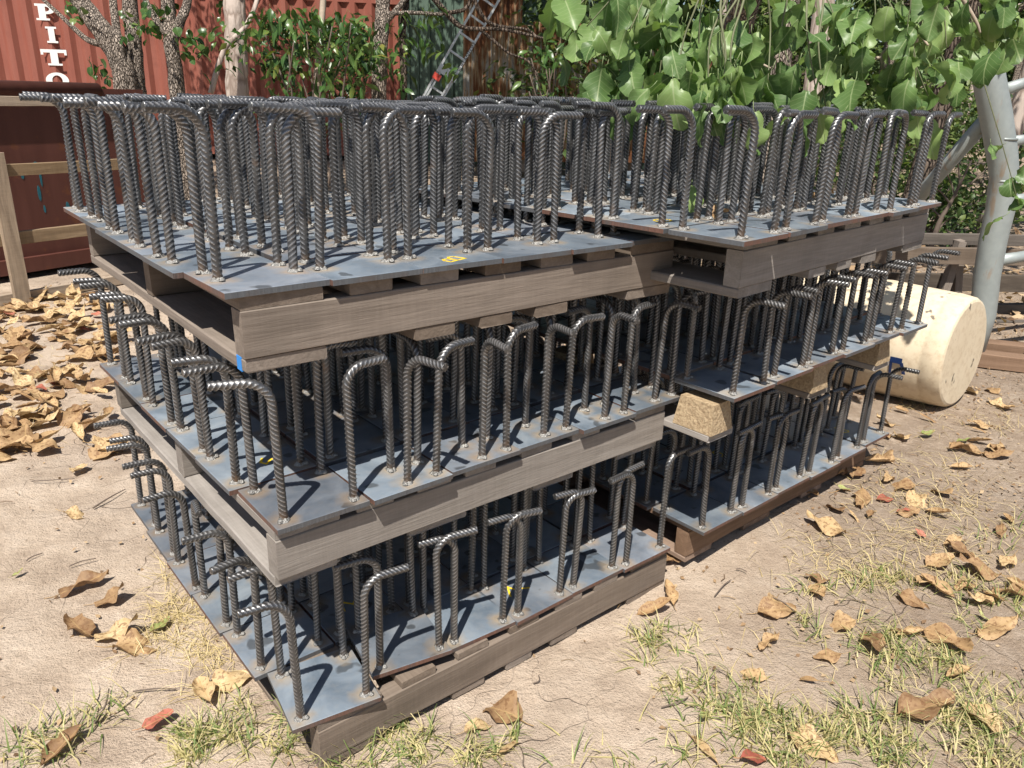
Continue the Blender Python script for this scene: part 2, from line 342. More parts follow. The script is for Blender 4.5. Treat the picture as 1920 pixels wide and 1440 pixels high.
# pallet on pressed-wood blocks, turned the other way
def chip_mat():
    t = NT('pressed_wood_chip'); v = t.coords((1, 1, 1), 5.); a = t.n('TexVoronoi', {'Vector': v, 'Scale': 170.}).outputs[1]; n = t.noise(v, 90, 5)
    c = t.mix(n, (.22, .15, .085), (.50, .39, .25)); c = t.mix(.35, c, t.mix(t.n('SeparateXYZ', {0: a}).outputs[0], (.16, .10, .06), (.55, .43, .28)))
    return t.fin(c, .95, 0., t.bump(n, .8, .006), .1)
M['chip'] = chip_mat()
R2F = frame((.5948, 1.9612, 0), .7343)
zb2 = .6842-.012-.022
t = thing('pallet', 'block pallet on pressed-wood blocks in the middle of the farther stack', 'pallet', R2F @ Matrix.Translation((0, .03, zb2-.085-.022)), 'timber pallets under the steel plates')
for k, (a, b) in enumerate(((-.04, .06), (.50, .60), (.95, 1.05))):
    ob('bottom_board', board_mesh(1.18, b-a+.02, .021, M['wood_grey'], 600+k, .003, .001, .03), t, Matrix.Translation(((a+b)/2+.01, .57, .011)) @ RZ90)
    for j, v in enumerate((.065, .58, 1.09)):
        mb = MB(); w0, w1 = (b-a)/2, (b-a)/2-.012; d0, d1 = .065, .055
        vs = [(-w0, -d0, 0), (w0, -d0, 0), (w0, d0, 0), (-w0, d0, 0), (-w1, -d1, .0845), (w1, -d1, .0845), (w1, d1, .0845), (-w1, d1, .0845)]
        mb.add(vs, [(3, 2, 1, 0), (4, 5, 6, 7), (0, 1, 5, 4), (1, 2, 6, 5), (2, 3, 7, 6), (3, 0, 4, 7)])
        mb.build('block', M['chip'], t, M=Matrix.Translation(((a+b)/2, v, .0222)))
for k in range(6):
    ob('deck_board', board_mesh(1.1, .11, .0205, M['wood'], 640+k), t, Matrix.Translation((.59, .055+k*.172, .1072+.0108)))

# ------------------------------------------------------------------ ribbed bars, plates
def bar_mesh(h, reach, Rb=.048, rad=.0079, roll=0., seed=0):
    st = .00125; n = 20; pts = []
    L1 = h-Rb; La = Rb*math.pi/2; L2 = reach-Rb; tot = L1+La+L2; k = int(tot/st)+1
    s = np.linspace(0, tot, k); P = np.zeros((k, 3)); Nn = np.zeros((k, 3))
    for i, q in enumerate(s):
        if q < L1: P[i] = (0, 0, q); Nn[i] = (-1, 0, 0)
        elif q < L1+La:
            a = (q-L1)/Rb; P[i] = (Rb-Rb*math.cos(a), 0, L1+Rb*math.sin(a)); Nn[i] = (-math.cos(a), 0, math.sin(a))
        else: P[i] = (Rb+q-L1-La, 0, h); Nn[i] = (0, 0, 1)
    th = 2*np.pi*np.arange(n)/n; B = np.array([0, 1, 0])
    thr = (th+roll) % (2*np.pi)
    half = thr < np.pi; loc = np.where(half, thr, thr-np.pi)/np.pi
    ph = s[:, None]/.0100+np.where(half, 1, -1)[None]*loc[None]*1.9+(.35*(~half))[None]+seed*.3
    pul = np.clip(1-np.abs((ph % 1)-.5)/.24, 0, 1); pul = pul*pul*(3-2*pul)
    cres = ss(.05, .2, loc)*ss(.05, .2, 1-loc)
    rr = rad+.0019*pul*cres[None]+.0009*(np.minimum(loc, 1-loc) < .04)[None]
    V = P[:, None]+rr[..., None]*(np.cos(th)[None, :, None]*Nn[:, None]+np.sin(th)[None, :, None]*B)
    V = V.reshape(-1, 3); ix = np.arange(k*n).reshape(k, n)
    Fq = np.stack([ix[:-1], np.roll(ix, -1, 1)[:-1], np.roll(ix, -1, 1)[1:], ix[1:]], -1).reshape(-1, 4)
    mid = len(V); V = np.vstack([V, P[-1:]+np.array([[.0008, 0, 0]])])
    cap = np.array([[ix[-1, j], ix[-1, (j+1) % n], mid, mid] for j in range(n)])
    me = bpy.data.meshes.new('bar'); fl = [tuple(f) for f in Fq]+[(int(c[0]), int(c[1]), mid) for c in cap]
    me.from_pydata([tuple(v) for v in V], [], [tuple(int(i) for i in f) for f in fl])
    me.polygons.foreach_set('use_smooth', [True]*len(Fq)+[False]*n); me.materials.append(M['bar']); at_ = me.attributes.new('rnd', 'FLOAT', 'POINT'); at_.data.foreach_set('value', np.append((np.clip(pul*1.3-.3, 0, 1)*cres[None]).ravel(), 0).astype(np.float32)); me.update(); return me
BARS = {}
def bar_for(h, rng):
    key = (round(h*100)/100, rng.randrange(5))
    if key not in BARS: BARS[key] = bar_mesh(key[0], .091+.004*key[1], .041+.002*(key[1]*2 % 5), .0079, key[1]*math.pi/5+.2, key[1])
    return BARS[key], h/key[0]
def weld_mesh(seed):
    r = random.Random(seed); mb = MB(); n = 14; prof = [(.0075, .0075), (.0100, .0055), (.0120, .0024), (.0135, .0003)]; vs = []
    ph = r.uniform(0, 6); jj = [r.uniform(-1, 1) for _ in range(n)]
    for i, (q, z) in enumerate(prof):
        for j in range(n):
            w = 2*math.pi*j/n; k = 1+(.16*jj[j]+.16*math.sin(2*w+ph))*(i/3)
            vs.append((q*k*math.cos(w), q*k*math.sin(w), z*(1+.35*jj[(j*3) % n])))
    mb.add(vs, [(i*n+j, i*n+(j+1) % n, (i+1)*n+(j+1) % n, (i+1)*n+j) for i in range(3) for j in range(n)])
    # one fat drop where the weld run ended
    w = r.uniform(-2.4, -.8); c = (.0125*math.cos(w), .0125*math.sin(w), .0025); vs = []; 
    for i in range(4):
        a = i*math.pi/7
        for j in range(8): vs.append((c[0]+.0062*math.cos(a)*math.cos(j*math.pi/4), c[1]+.0062*math.cos(a)*math.sin(j*math.pi/4), c[2]+.0062*math.sin(a)))
    mb.add(vs, [(i*8+j, i*8+(j+1) % 8, (i+1)*8+(j+1) % 8, (i+1)*8+j) for i in range(3) for j in range(8)]+[tuple(range(24, 32))])
    return mb.mesh('weld', M['weld'], True)
WELDS = [weld_mesh(i) for i in range(5)]
def plate_mesh(typ, quarter):
    mb = MB(); a = .1003; T = .012; c = .0012
    ring = lambda q, z: [(-q, -q, z), (q, -q, z), (q, q, z), (-q, q, z)]
    vs = ring(a, 0)+ring(a, T-c)+ring(a-c, T)
    mb.add(vs, [(3, 2, 1, 0)], 0); mb.add(vs, [(8, 9, 10, 11)], 0)
    for k in range(4):
        m_ = 1 if (k+quarter) % 2 == 0 else 2
        mb.add(vs, [(k, (k+1) % 4, 4+(k+1) % 4, 4+k)], m_); mb.add(vs, [(4+k, 4+(k+1) % 4, 8+(k+1) % 4, 8+k)], 0)
    me = mb.mesh('plate', [PLM[typ], M['cut_edge'], M['mill_edge']])
    return me
PLATES = {(t_, q): plate_mesh(t_, q) for t_ in 'ABC' for q in (0, 1)}
ORD = ['first', 'second', 'third', 'fourth', 'fifth', 'sixth']
TIERS = {
 # name: plate corner x,y,top z,yaw, pitch u, pitch v, edge bar height, inner bar height, place words
 'L3': (-.5024, 1.3034, 1.090, .6929, .2040, .2040, .297, .297, 'top pallet of nearest stack', 'plates on the top pallet of the nearest stack'),
 'L2': (-.4397, 1.3117, .6265, .7128, .2036, .2050, .288, .305, 'middle pallet of nearest stack', 'plates on the middle pallet of the nearest stack'),
 'L1': (-.4397, 1.3025, .1431, .6952, .2030, .2045, .300, .329, 'bottom pallet of nearest stack', 'plates on the bottom pallet of the nearest stack'),
 'R3': (.4987, 1.7349, 1.1354, .7878, .2050, .2032, .268, .275, 'top pallet of farther stack', 'plates on the top pallet of the farther stack'),
 'R2': (.5948, 1.9612, .6842, .7343, .2026, .2036, .267, .286, 'middle pallet of farther stack', 'plates on the middle pallet of the farther stack'),
 'R1': (.5901, 2.0905, .1905, .7159, .2060, .2032, .280, .340, 'bottom pallet of farther stack', 'plates on the bottom pallet of the farther stack')}
MARKS = {}
def stroke(pts, w=.0028):
    mb = MB(); P = [Vector((*p, 0)) for p in pts]
    for a, b in zip(P[:-1], P[1:]):
        d = (b-a).normalized(); n = Vector((-d.y, d.x, 0))*w; a2, b2 = a-d*w*.8, b+d*w*.8
        mb.add([a2-n, b2-n, b2+n, a2+n, *(q+Vector((0, 0, .0004)) for q in (a2-n, b2-n, b2+n, a2+n))], [(4, 5, 6, 7), (0, 1, 5, 4), (1, 2, 6, 5), (2, 3, 7, 6), (3, 0, 4, 7)])
    return mb.mesh('paint_mark', M['yellow'])
GB = stroke([(-.018, -.024), (-.018, .026), (0, .026), (.010, .018), (.006, .006), (-.018, .002), (.008, .001), (.018, -.010), (.012, -.022), (-.018, -.024)])
GN = stroke([(-.035, -.02), (-.01, .015), (.0, -.02), (.012, -.015), (.03, -.028)]); GS = stroke([(.02, .02), (0, .024), (-.012, .012), (.012, 0), (.0, -.016), (-.02, -.014)])
GO = stroke([(.026*math.cos(i*.57), .02*math.sin(i*.57)) for i in range(12)])
MARKS[('L3', 2, 0)] = (GB, .0, -.055, math.pi/2+.3, 'letter B'); MARKS[('L1', 3, 0)] = (GN, -.01, .02, .1, 'zigzag'); MARKS[('R1', 5, 0)] = (GB, -.03, .03, -.5, 'letter B')
MARKS[('R3', 0, 1)] = (GO, .01, -.02, 0, 'ring'); MARKS[('L2', 0, 1)] = (GS, .03, -.02, 1.2, 'squiggle'); MARKS[('R1', 2, 1)] = (GS, .0, 0, .4, 'squiggle'); MARKS[('L1', 1, 1)] = (GN, .0, .03, .4, 'zigzag')
FIX = {('L1', 0, 0): (.010, -.012, 0, -.14), ('L1', 1, 0): (.020, .012, .0128, -.17), ('L1', 2, 0): (.008, .006, 0, -.05), ('L1', 3, 0): (.0, -.004, 0, .02),
       ('R1', 5, 0): (.012, .004, 0, .0), ('R2', 5, 0): (.006, -.012, .0, .0), ('L2', 0, 0): (-.002, -.004, 0, -.02), ('L3', 0, 0): (.004, .003, 0, .02)}
def add_plate(tier, i, j):
    x0, y0, zt, yaw, pu, pv, he, hi, words, grp = TIERS[tier]; rng = random.Random('%s%d%d' % (tier, i, j))
    typ = {'L3': 'C', 'L2': 'B' if (j == 0 and i > 0) or (i > 2 and j < 3) else 'A'}.get(tier, 'A')
    fx = FIX.get((tier, i, j))
    dx, dy, dz, dr = fx if fx else (rng.uniform(-.0018, .0018), rng.uniform(-.0018, .0018)+(rng.uniform(-.016, .002) if j == 0 else 0), (i*7+j*3) % 3*.0007, rng.uniform(-.007, .007))
    if i == 0 and not fx: dx += rng.uniform(-.016, .002)
    if i == 5 and not fx: dx += rng.uniform(-.002, .008)
    Mx = frame((x0, y0, zt-.012), yaw) @ frame(((i+.5)*pu+dx, (j+.5)*pv+dy, dz), dr)
    mk = MARKS.get((tier, i, j))
    lab = 'steel plate with four hooked bars, %s along, %s row back, %s' % (ORD[i], ORD[j], words)
    if mk: lab = 'steel plate marked with a yellow %s, %s along, %s row back, %s' % (mk[4], ORD[i], ORD[j], words)
    if len(lab.split()) > 16: lab = lab.replace('marked with a yellow', 'with yellow').replace('row back', 'row')
    t = thing('anchor_plate', lab, 'anchor plate', Mx, grp)
    ob('plate', PLATES[typ, rng.randrange(2) if j else (0 if tier in ('L1', 'R1', 'R2', 'R3') and rng.random() < .75 else 1)], t)
    pts = {'A': PT_A, 'B': PT_B, 'C': PT_C}[typ]
    spin = rng.choice((0, 0, 0, 1)) if tier in ('L1', 'R3', 'L3') and j > 0 else 0
    for k, (x, y) in enumerate(pts):
        right, back = k % 2, k//2
        if typ == 'B': ang = (-90, 0, 180, 90)[k]
        elif tier == 'R2' and j == 0: ang = -90 if not back else rng.choice((90, 0, 180))
        elif tier == 'R1' and i == 5 and j == 0: ang = -90
        elif tier == 'L2' and i == 0 and j > 0: ang = 180 if not right else 0
        else: ang = (0 if right else 180) + 90*spin
        ang += rng.uniform(-11, 11)
        if (tier, i, j, k) == ('L2', 0, 0, 0): ang = 158
        if (tier, i, j, k) == ('L1', 0, 0, 0): ang = 178
        edge = j == 0 or i == 0 or (i == 5)
        h = (he if edge else hi)+rng.uniform(-.004, .004)
        bm_, bs = bar_for(h, rng)
        b = ob('bar', bm_, t, Matrix.Translation((x+rng.uniform(-.003, .003), y+rng.uniform(-.003, .003), .0119)) @ Matrix.Rotation(rng.uniform(-.028, .028), 4, 'X') @ Matrix.Rotation(rng.uniform(-.028, .028), 4, 'Y') @ Matrix.Rotation(math.radians(ang), 4, 'Z') @ Matrix.Diagonal((1, 1, bs, 1)))
        ob('weld', WELDS[rng.randrange(5)], b, Matrix.Rotation(-math.radians(ang)+rng.uniform(-.6, .6), 4, 'Z'))
    if mk: ob('paint_mark', mk[0], t, frame((mk[1], mk[2], .0121), mk[3]))
SKIP = {('L2', i, 5) for i in (2, 3, 4, 5)} | {('L1', i, j) for i in range(1, 6) for j in (3, 4, 5)} | {('R2', i, 5) for i in range(6)} | {('R2', 5, 4)} | {('R1', *q) for q in ((3, 3), (5, 3), (0, 4), (5, 4), (0, 5), (2, 5), (5, 5))}   # nothing of these shows
for tier in TIERS:
    for j in range(6):
        for i in range(6):
            if (tier, i, j) in SKIP: continue
            add_plate(tier, i, j)

# ------------------------------------------------------------------ leaves
def leaf_mesh(name, L, Wd, mat, seed, curl=.3, fold=.25, wave=.06, crumple=0., ns=8, nt=6, notch=.12, rolled=0., round_=False):
    r = random.Random(seed); V = []; F = []
    nz = [[r.uniform(-1, 1) for _ in range(nt+1)] for _ in range(ns+1)]; ph = r.uniform(0, 6); p2 = r.uniform(0, 6); bites = [1-notch*max(0, math.sin(p2+i*rate))**2 for rate in [r.uniform(.7, 1.3)] for i in range(ns+1)]
    for i in range(ns+1):
        s_ = i/ns; w = Wd/2*(math.sin(math.pi*min(1, s_**(1.25 if round_ else .8)*.97+.015))**(.5 if round_ else .75))*bites[i]
        a = curl*(s_-.15)*2; x0 = L*(math.sin(a)/a if abs(a) > 1e-3 else 1)*s_; z0 = -L*s_*math.sin(a)*.55
        for j in range(nt+1):
            q = j/nt*2-1; y = q*w; z = z0+abs(q)**1.3*w*fold+wave*L*math.sin(ph+s_*9+q*2.2)*abs(q)*.5+crumple*L*nz[i][j]*.5
            if rolled:
                b = rolled*q; rr = w/max(rolled, .01); y = rr*math.sin(b); z = z0+rr*(1-math.cos(b))+crumple*L*nz[i][j]*.4
            V.append((x0+crumple*L*.25*nz[ns-i][j], y, z))
    F = [(i*(nt+1)+j, (i+1)*(nt+1)+j, (i+1)*(nt+1)+j+1, i*(nt+1)+j+1) for i in range(ns) for j in range(nt)]
    mb = MB(); mb.add(V, F); mb.tube([(-L*.28, 0, L*.05), (-L*.12, 0, .0), (L*.02, 0, 0)], [.0012, .0012, .0014], 4)
    return mb.mesh(name, mat, True)
def leaf_cloud(P, size, mat, name, parent=None, M_=None, seed=0, narrow=.45, droop=.5):
    r = np.random.default_rng(seed); P = np.asarray(P); n = len(P)
    az = r.uniform(0, 2*np.pi, n); el = -droop+r.normal(0, .45, n)
    d = np.stack([np.cos(az)*np.cos(el), np.sin(az)*np.cos(el), np.sin(el)], 1)
    up = np.stack([r.normal(0, .5, n), r.normal(0, .5, n)-.25, np.ones(n)], 1); sd_ = np.cross(d, up); sd_ /= np.linalg.norm(sd_, axis=1)[:, None]+1e-9
    nn = np.cross(sd_, d); L = size*r.uniform(.6, 1.3, n)[:, None]; w = L*narrow*.5
    V = np.stack([P, P+d*L*.42+sd_*w+nn*w*.25, P+d*L*.5-nn*w*.05, P+d*L*.42-sd_*w+nn*w*.25, P+d*L-nn*L*.08], 1).reshape(-1, 3)
    b = np.arange(n)[:, None]*5
    F = np.concatenate([b+np.array([[0, 1, 2]]), b+np.array([[0, 2, 3]]), b+np.array([[1, 4, 2]]), b+np.array([[2, 4, 3]])], 0)
    return ob(name, np_mesh(name, V, F, mat, np.repeat(r.random(n), 5)), parent, M_)
def clumps(cs, n, seed, sq=.7):
    r = np.random.default_rng(seed); out = []
    for (c, rad) in cs:
        m = int(n*rad**2); g = r.normal(0, 1, (m, 3)); g /= np.linalg.norm(g, axis=1)[:, None]; g *= (r.random(m)**.45)[:, None]*rad; g[:, 2] *= sq
        out.append(g+np.array(c))
    return np.vstack(out)

# ------------------------------------------------------------------ yard walls behind
def corrugated(w, z0, z1, prof, period, depth, name, mat, parent, M_=None, lean=0):
    xs = []; n = int(w/period)+1
    for i in range(n):
        for (a, d) in prof: xs.append((i*period+a*period, d*depth))
    xs = [q for q in xs if q[0] <= w]; mb = MB(); k = len(xs)
    vs = [(x, y-(0 if z == z0 else lean), z) for z in (z0, z1) for (x, y) in xs]
    mb.add(vs, [(i, i+1, k+i+1, k+i) for i in range(k-1)]); o = mb.build(name, mat, parent, M=M_)
    sm = o.modifiers.new('thickness', 'SOLIDIFY'); sm.thickness = .004; return o
TRAP = [(0, 0), (.26, 0), (.5, 1), (.76, 1)]; SINE = [(i/10, .5-.5*math.cos(i*math.pi/5)) for i in range(10)]
def paint_mat(name, col, fade, streak=.35, rough=.55, rust=.0):
    t = NT(name); v = t.coords(); s_ = t.noise(t.coords((6, 6, .6)), 2, 5); n = t.noise(v, 3, 6)
    c = t.mix(t.math('MULTIPLY', t.gray(s_, .4, .7), streak), col, fade); c = t.mix(t.math('MULTIPLY', t.gray(n, .55, .7), .3), c, tuple(x*.6 for x in col))
    if rust: c = t.mix(t.math('MULTIPLY', t.gray(t.noise(v, 9, 5), .6, .66), rust), c, (.14, .05, .02))
    return t.fin(c, rough, 0., t.bump(n, .1, .01), .3)
M['cont_red'] = paint_mat('faded_red_paint', (.25, .082, .058), (.33, .14, .105))
M['green'] = paint_mat('green_sheet_paint', (.085, .13, .10), (.12, .165, .13), .3)
M['white_letter'] = plain('worn_white_paint', (.72, .72, .70), .6, 0, .15, 20)
def rusty():
    t = NT('rusted_zinc_sheet'); s_ = t.noise(t.coords((9, 9, .7)), 2, 7, .65, .4); b = t.noise(t.coords((1, 1, .5)), 2.2, 5); f = t.noise(t.coords((12, 12, 5)), 4, 5)
    c = t.ramp(t.math('ADD', t.math('MULTIPLY', s_, .65), t.math('MULTIPLY', b, .45)), [(.36, (.17, .185, .19)), (.47, (.30, .30, .29)), (.53, (.30, .22, .13)), (.58, (.16, .065, .028)), (.68, (.06, .025, .014))])  # rust and zinc tones darkened, shade on the sheets put into the colour
    c = t.mix(t.math('MULTIPLY', t.gray(f, .58, .7), .6), c, (.12, .05, .025))
    return t.fin(c, .75, .15, t.bump(f, .2, .01), .3)
M['rust'] = rusty()
# red container
A = at(-60, 150, 13.2); B = at(790, 172, 14.6); yawc = math.atan2(B.y-A.y, B.x-A.x); Lc = (B-A).xy.length
t = thing('shipping_container', 'red shipping container with white serif letters down its side', 'container', frame((A.x, A.y, .35), yawc))
corrugated(Lc, .12, 2.45, TRAP, .278, -.055, 'side_panel', M['cont_red'], t)
mb = MB(); mb.box(-.02, Lc+.02, -.05, .06, 2.45, 2.59); mb.build('top_rail', M['cont_red'], t)
mb = MB(); mb.box(-.02, Lc+.02, -.05, .06, 0, .12); mb.build('bottom_rail', M['cont_red'], t)
mb = MB(); mb.box(Lc-.08, Lc+.1, -.06, .1, .125, 2.445); mb.build('corner_post', M['cont_red'], t)
mb = MB(); mb.box(0, Lc, .07, 2.3, .02, 2.57); mb.build('shell', M['cont_red'], t)
def ring_pts(cx, cz, rx, rz, a0, a1, n): return [(cx+rx*math.cos(a0+(a1-a0)*i/n), cz+rz*math.sin(a0+(a1-a0)*i/n)) for i in range(n+1)]
def letter(ch, px, py, h):
    mb = MB(); D = .006; w = h*.62
    def bx(x0, x1, z0, z1): mb.box(x0*h, x1*h, -D, 0, z0*h, z1*h)
    def ringseg(cx, cz, ro, ri, a0, a1, n=14, sx=1., ix=1.):
        o = ring_pts(cx*h, cz*h, ro*h*sx, ro*h, a0, a1, n); i_ = ring_pts(cx*h, cz*h, ri*h*ix, ri*h, a0, a1, n)
        vs = [(x, y, z) for y in (-D, 0) for (x, z) in o+i_]; m = n+1; k = 2*m
        mb.add(vs, [(q, q+1, m+q+1, m+q) for q in range(n)]+[(q, k+q, k+q+1, q+1) for q in range(n)]+[(m+q, m+q+1, k+m+q+1, k+m+q) for q in range(n)])
    if ch == 'I': bx(-.15, .15, .12, .88); bx(-.27, .27, 0, .12); bx(-.27, .27, .88, 1)
    if ch == 'T': bx(-.15, .15, .12, .8); bx(-.29, .29, 0, .12); bx(-.52, .52, .8, 1); bx(-.52, -.42, .66, .8); bx(.42, .52, .66, .8)
    if ch == 'P': bx(-.33, -.05, .12, .86); bx(-.45, .08, 0, .12); bx(-.45, -.05, .86, 1); ringseg(-.05, .69, .31, .15, -math.pi/2, math.pi/2, 14, 1.25, 1.1)
    if ch == 'O': ringseg(0, .5, .52, .34, 0, 2*math.pi, 28, .9, .62)
    # foot of the letter on the container side
    ax = Vector((math.cos(yawc), math.sin(yawc), 0)); nrm = Vector((-math.sin(yawc), math.cos(yawc), 0)); d = ray(px, py); o_ = Vector((0, 0, CAM_H)); s_ = (A-o_).dot(nrm)/d.dot(nrm); P = o_+d*s_
    mb.build('letter', M['white_letter'], t, M=Matrix.Translation(((P-A).dot(ax), -.061, P.z-.35)) @ Matrix.Diagonal((1.25 if ch == 'I' else 1.55, 1, 1, 1)))
hh = .235
for ch, px, py in (('P', 93, 39), ('I', 102, 81), ('T', 107, 123), ('O', 113, 166)): letter(ch, px, py, hh)
# green sheet shed
A = at(766, 175, 14.0); B = at(1240, 190, 14.0)
t = thing('shed', 'green ribbed metal shed behind the ladder', 'shed', frame((A.x, A.y, .3), 0))
corrugated(B.x-A.x, 0, 3.4, [(0, 0), (.8, 0), (.85, 1), (.95, 1)], .19, -.03, 'wall_sheet', M['green'], t)
mb = MB(); mb.box(-.05, B.x-A.x+.05, -.08, 3, 3.4, 3.5); mb.build('roof', M['green'], t)
mb = MB(); mb.box(-.06, .03, -.05, .05, 0, 3.4); mb.build('corner_flashing', M['green'], t)
# rusted sheets
A = at(868, 180, 12.6)
t = thing('rusted_sheet_fence', 'rusted corrugated iron sheets standing beside the green shed', 'fence', frame((A.x, A.y, .3), .02))
xs = 0
for k, (w, top, bot) in enumerate(((.86, 2.47, .15), (.18, 2.1, .2), (.80, 2.15, .18), (.84, 1.95, .2), (.84, 1.9, .2), (.84, 1.85, .2))):
    corrugated(w, bot, top, SINE, .076, -.018, 'corrugated_sheet', M['rust'], t, Matrix.Translation((xs, -.01*(k % 2), 0)), -.02*k % .05); xs += w*.985
mb = MB(); mb.box(-.05, .9, -.05, .02, 2.455, 2.52); mb.build('capping', M['white_letter'], t)
mb = MB(); mb.box(0, xs, .03, .12, 1.2, 1.29); mb.box(0, xs, .03, .12, .3, .39); mb.build('rail', M['wood_grey'], t)
for k in range(6):
    mb = MB(); mb.box(-.05, .05, .12, .2, 0, 2.); mb.build('post', M['wood_grey'], t, M=Matrix.Translation((k*.85+.1, 0, 0)))
M['sign_rust'] = plain('rusty_sign', (.20, .045, .02), .7, 0, .5, 30)
mb = MB(); mb.box(-.14, .14, -.004, .0, -.05, .05); P = at(1069, 107, 12.55)
tag(mb.build('metal_sign', M['sign_rust'], None, M=frame((P.x, P.y, P.z), .02)), 'small rusty red sign fixed to the corrugated sheets', 'sign')
# aluminium ladder
M['alu'] = plain('aluminium', (.55, .56, .56), .42, .6, .2, 12)
M['black'] = plain('black_rubber', (.02, .02, .02), .6)
M['red_plastic'] = plain('red_plastic', (.5, .06, .04), .5)
P0 = at(818, 172, 12.0); P1 = at(930, -25, 12.3); P0 = P0+(P0-P1)*.75; P0.z = max(P0.z, .25)
dv = P1-P0; Ll = dv.length; zl = dv.normalized(); xl = Vector((1, .25, 0)); xl = (xl-zl*xl.dot(zl)).normalized(); yl = zl.cross(xl)
Ml = Matrix((xl, yl, zl)).transposed().to_4x4(); Ml.translation = P0
t = thing('ladder', 'aluminium extension ladder leaning against the green shed', 'ladder', Ml)
for sx in (-.125, .125):
    mb = MB(); mb.box(sx-.014, sx+.014, -.035, .035, 0, Ll); mb.build('stile', M['alu'], t)
for k in range(int(Ll/.28)):
    mb = MB(); mb.box(-.111, .111, -.016, .016, -.014, .014); mb.build('rung', M['alu'], t, M=Matrix.Translation((0, 0, .15+k*.28)))
for sx in (-.09, .09):
    mb = MB(); mb.box(sx-.012, sx+.012, -.075, -.037, .0, Ll*.53); mb.build('sliding_stile', M['alu'], t)
mb = MB(); mb.box(-.15, .15, -.085, -.077, Ll*.51, Ll*.55); mb.build('bracket', M['alu'], t)
mb = MB(); mb.box(-.16, -.05, -.10, -.086, Ll*.47, Ll*.50); mb.build('catch', M['red_plastic'], t)
fc = bpy.data.curves.new('lettering', 'FONT'); fc.body = 'BULLANTON'; fc.size = .075; fc.extrude = .001; fc.materials.append(M['black'])
tmp = bpy.data.objects.new('tmp', fc); COL.objects.link(tmp); bpy.context.view_layer.update(); lm = bpy.data.meshes.new_from_object(tmp.evaluated_get(bpy.context.evaluated_depsgraph_get())); bpy.data.objects.remove(tmp)
ob('lettering', lm, t, Matrix.Translation((.152, -.0365, Ll*.57)) @ Matrix.Rotation(math.pi/2, 4, 'X') @ Matrix.Rotation(math.pi/2, 4, 'Z'))
# brown steel tank wall
M['tank'] = paint_mat('brown_tank_paint', (.085, .030, .022), (.13, .05, .038), .4, .5, .5)
TA, TB = Vector((-3.857, 5.733, 0)), Vector((-3.413, 6.45, 0)); ty = math.atan2(TB.y-TA.y, TB.x-TA.x); zt0 = float(gh(TA.x, TA.y))
t = thing('steel_tank', 'dark brown steel tank side with a round pipe along its rim', 'tank', frame((TA.x, TA.y, zt0), ty))
mb = MB(); mb.box(-3, 1.35, 0, .012, .16, 1.3); mb.build('side_plate', M['tank'], t)
mb = MB(); mb.box(-3, 1.35, -.05, 1.2, .05, .159); mb.build('base_channel', M['tank'], t)
mb = MB(); mb.box(1.351, 1.363, -.02, 1.2, .05, 1.3); mb.build('end_plate', M['tank'], t)
mb = MB(); mb.tube([(-3, -.01, 1.355), (.98, -.01, 1.355)], .066, 20); mb.build('rim_pipe', M['tank'], t, True)
mb = MB(); mb.box(.98, 1.35, -.04, .03, 1.301, 1.38); mb.build('rim_block', M['tank'], t)
for (x, z, w, h_) in ((.41, .82, .022, .07), (.43, .74, .008, .15), (.40, .62, .012, .12), (.30, .76, .012, .06), (.60, .5, .014, .08), (.42, .5, .008, .06)):
    mb = MB(); mb.add([(x+w*math.cos(a*.7854)*1., -.003, z+h_/2*math.sin(a*.7854)) for a in range(8)]+[(x+w*math.cos(a*.7854), 0, z+h_/2*math.sin(a*.7854)) for a in range(8)], [tuple(range(8))]+[(i, 8+i, 8+(i+1) % 8, (i+1) % 8) for i in range(8)])
    mb.build('paint_drip', M['teal'], t)
# timber frame standing in front of the tank
FA, FB = Vector((-3.418, 5.03, 0)), Vector((-3.059, 5.578, 0)); fy = math.atan2(FB.y-FA.y, FB.x-FA.x)
t = thing('timber_wall_framework', 'open timber frame of studs and rails standing before the brown tank', 'frame', frame((FA.x, FA.y, float(gh(FA.x, FA.y))), fy))
for k, (z, hgt) in enumerate(((.035, .07), (.43, .085), (.865, .075), (1.29, .06))):
    ob('rail', board_mesh(3.2, hgt, .035, M['wood_yellow'], 700+k), t, Matrix.Translation((-.5, .02, z)) @ Matrix.Rotation(math.pi/2, 4, 'X'))
for k, x in enumerate((.14, -.75)):
    ob('stud', board_mesh(.98, .10, .035, M['wood_yellow'], 710+k), t, Matrix.Translation((x, -.02, .49)) @ Matrix.Rotation(math.pi/2, 4, 'Y') @ Matrix.Rotation(math.pi/2, 4, 'X'))

# ------------------------------------------------------------------ cream barrel lying on its side
def barrel_mat():
    t = NT('cream_plastic'); v = t.coords(); n = t.noise(v, 5, 6, .6); f = t.noise(v, 30, 5, .7)
    c = t.mix(n, (.56, .46, .32), (.70, .60, .45)); c = t.mix(t.math('MULTIPLY', t.gray(f, .48, .7), .5), c, (.40, .28, .17)); c = t.mix(t.math('MULTIPLY', t.gray(t.noise(v, 14, 2), .70, .73), .8), c, (.06, .05, .045))
    return t.fin(c, .72, 0., t.bump(f, .15, .006), .3)
M['cream'] = barrel_mat()
C1 = Vector((2.16, 3.60, 0)); C2 = Vector((2.16-.95*math.cos(math.radians(48)), 3.60+.95*math.sin(math.radians(48)), 0)); rb = .265
ax = (C1-C2).normalized(); Lb = (C1-C2).length; sdv = Vector((-ax.y, ax.x, 0))
Mb = Matrix((ax, sdv, Vector((0, 0, 1)))).transposed().to_4x4(); Mb.translation = Vector((C2.x, C2.y, float(gh(2., 4.))+.25)); Mb = Mb @ Matrix.Rotation(-.03, 4, 'Y')
Mb = Mb @ Matrix.Diagonal((1, 1.06, 1.06, 1))
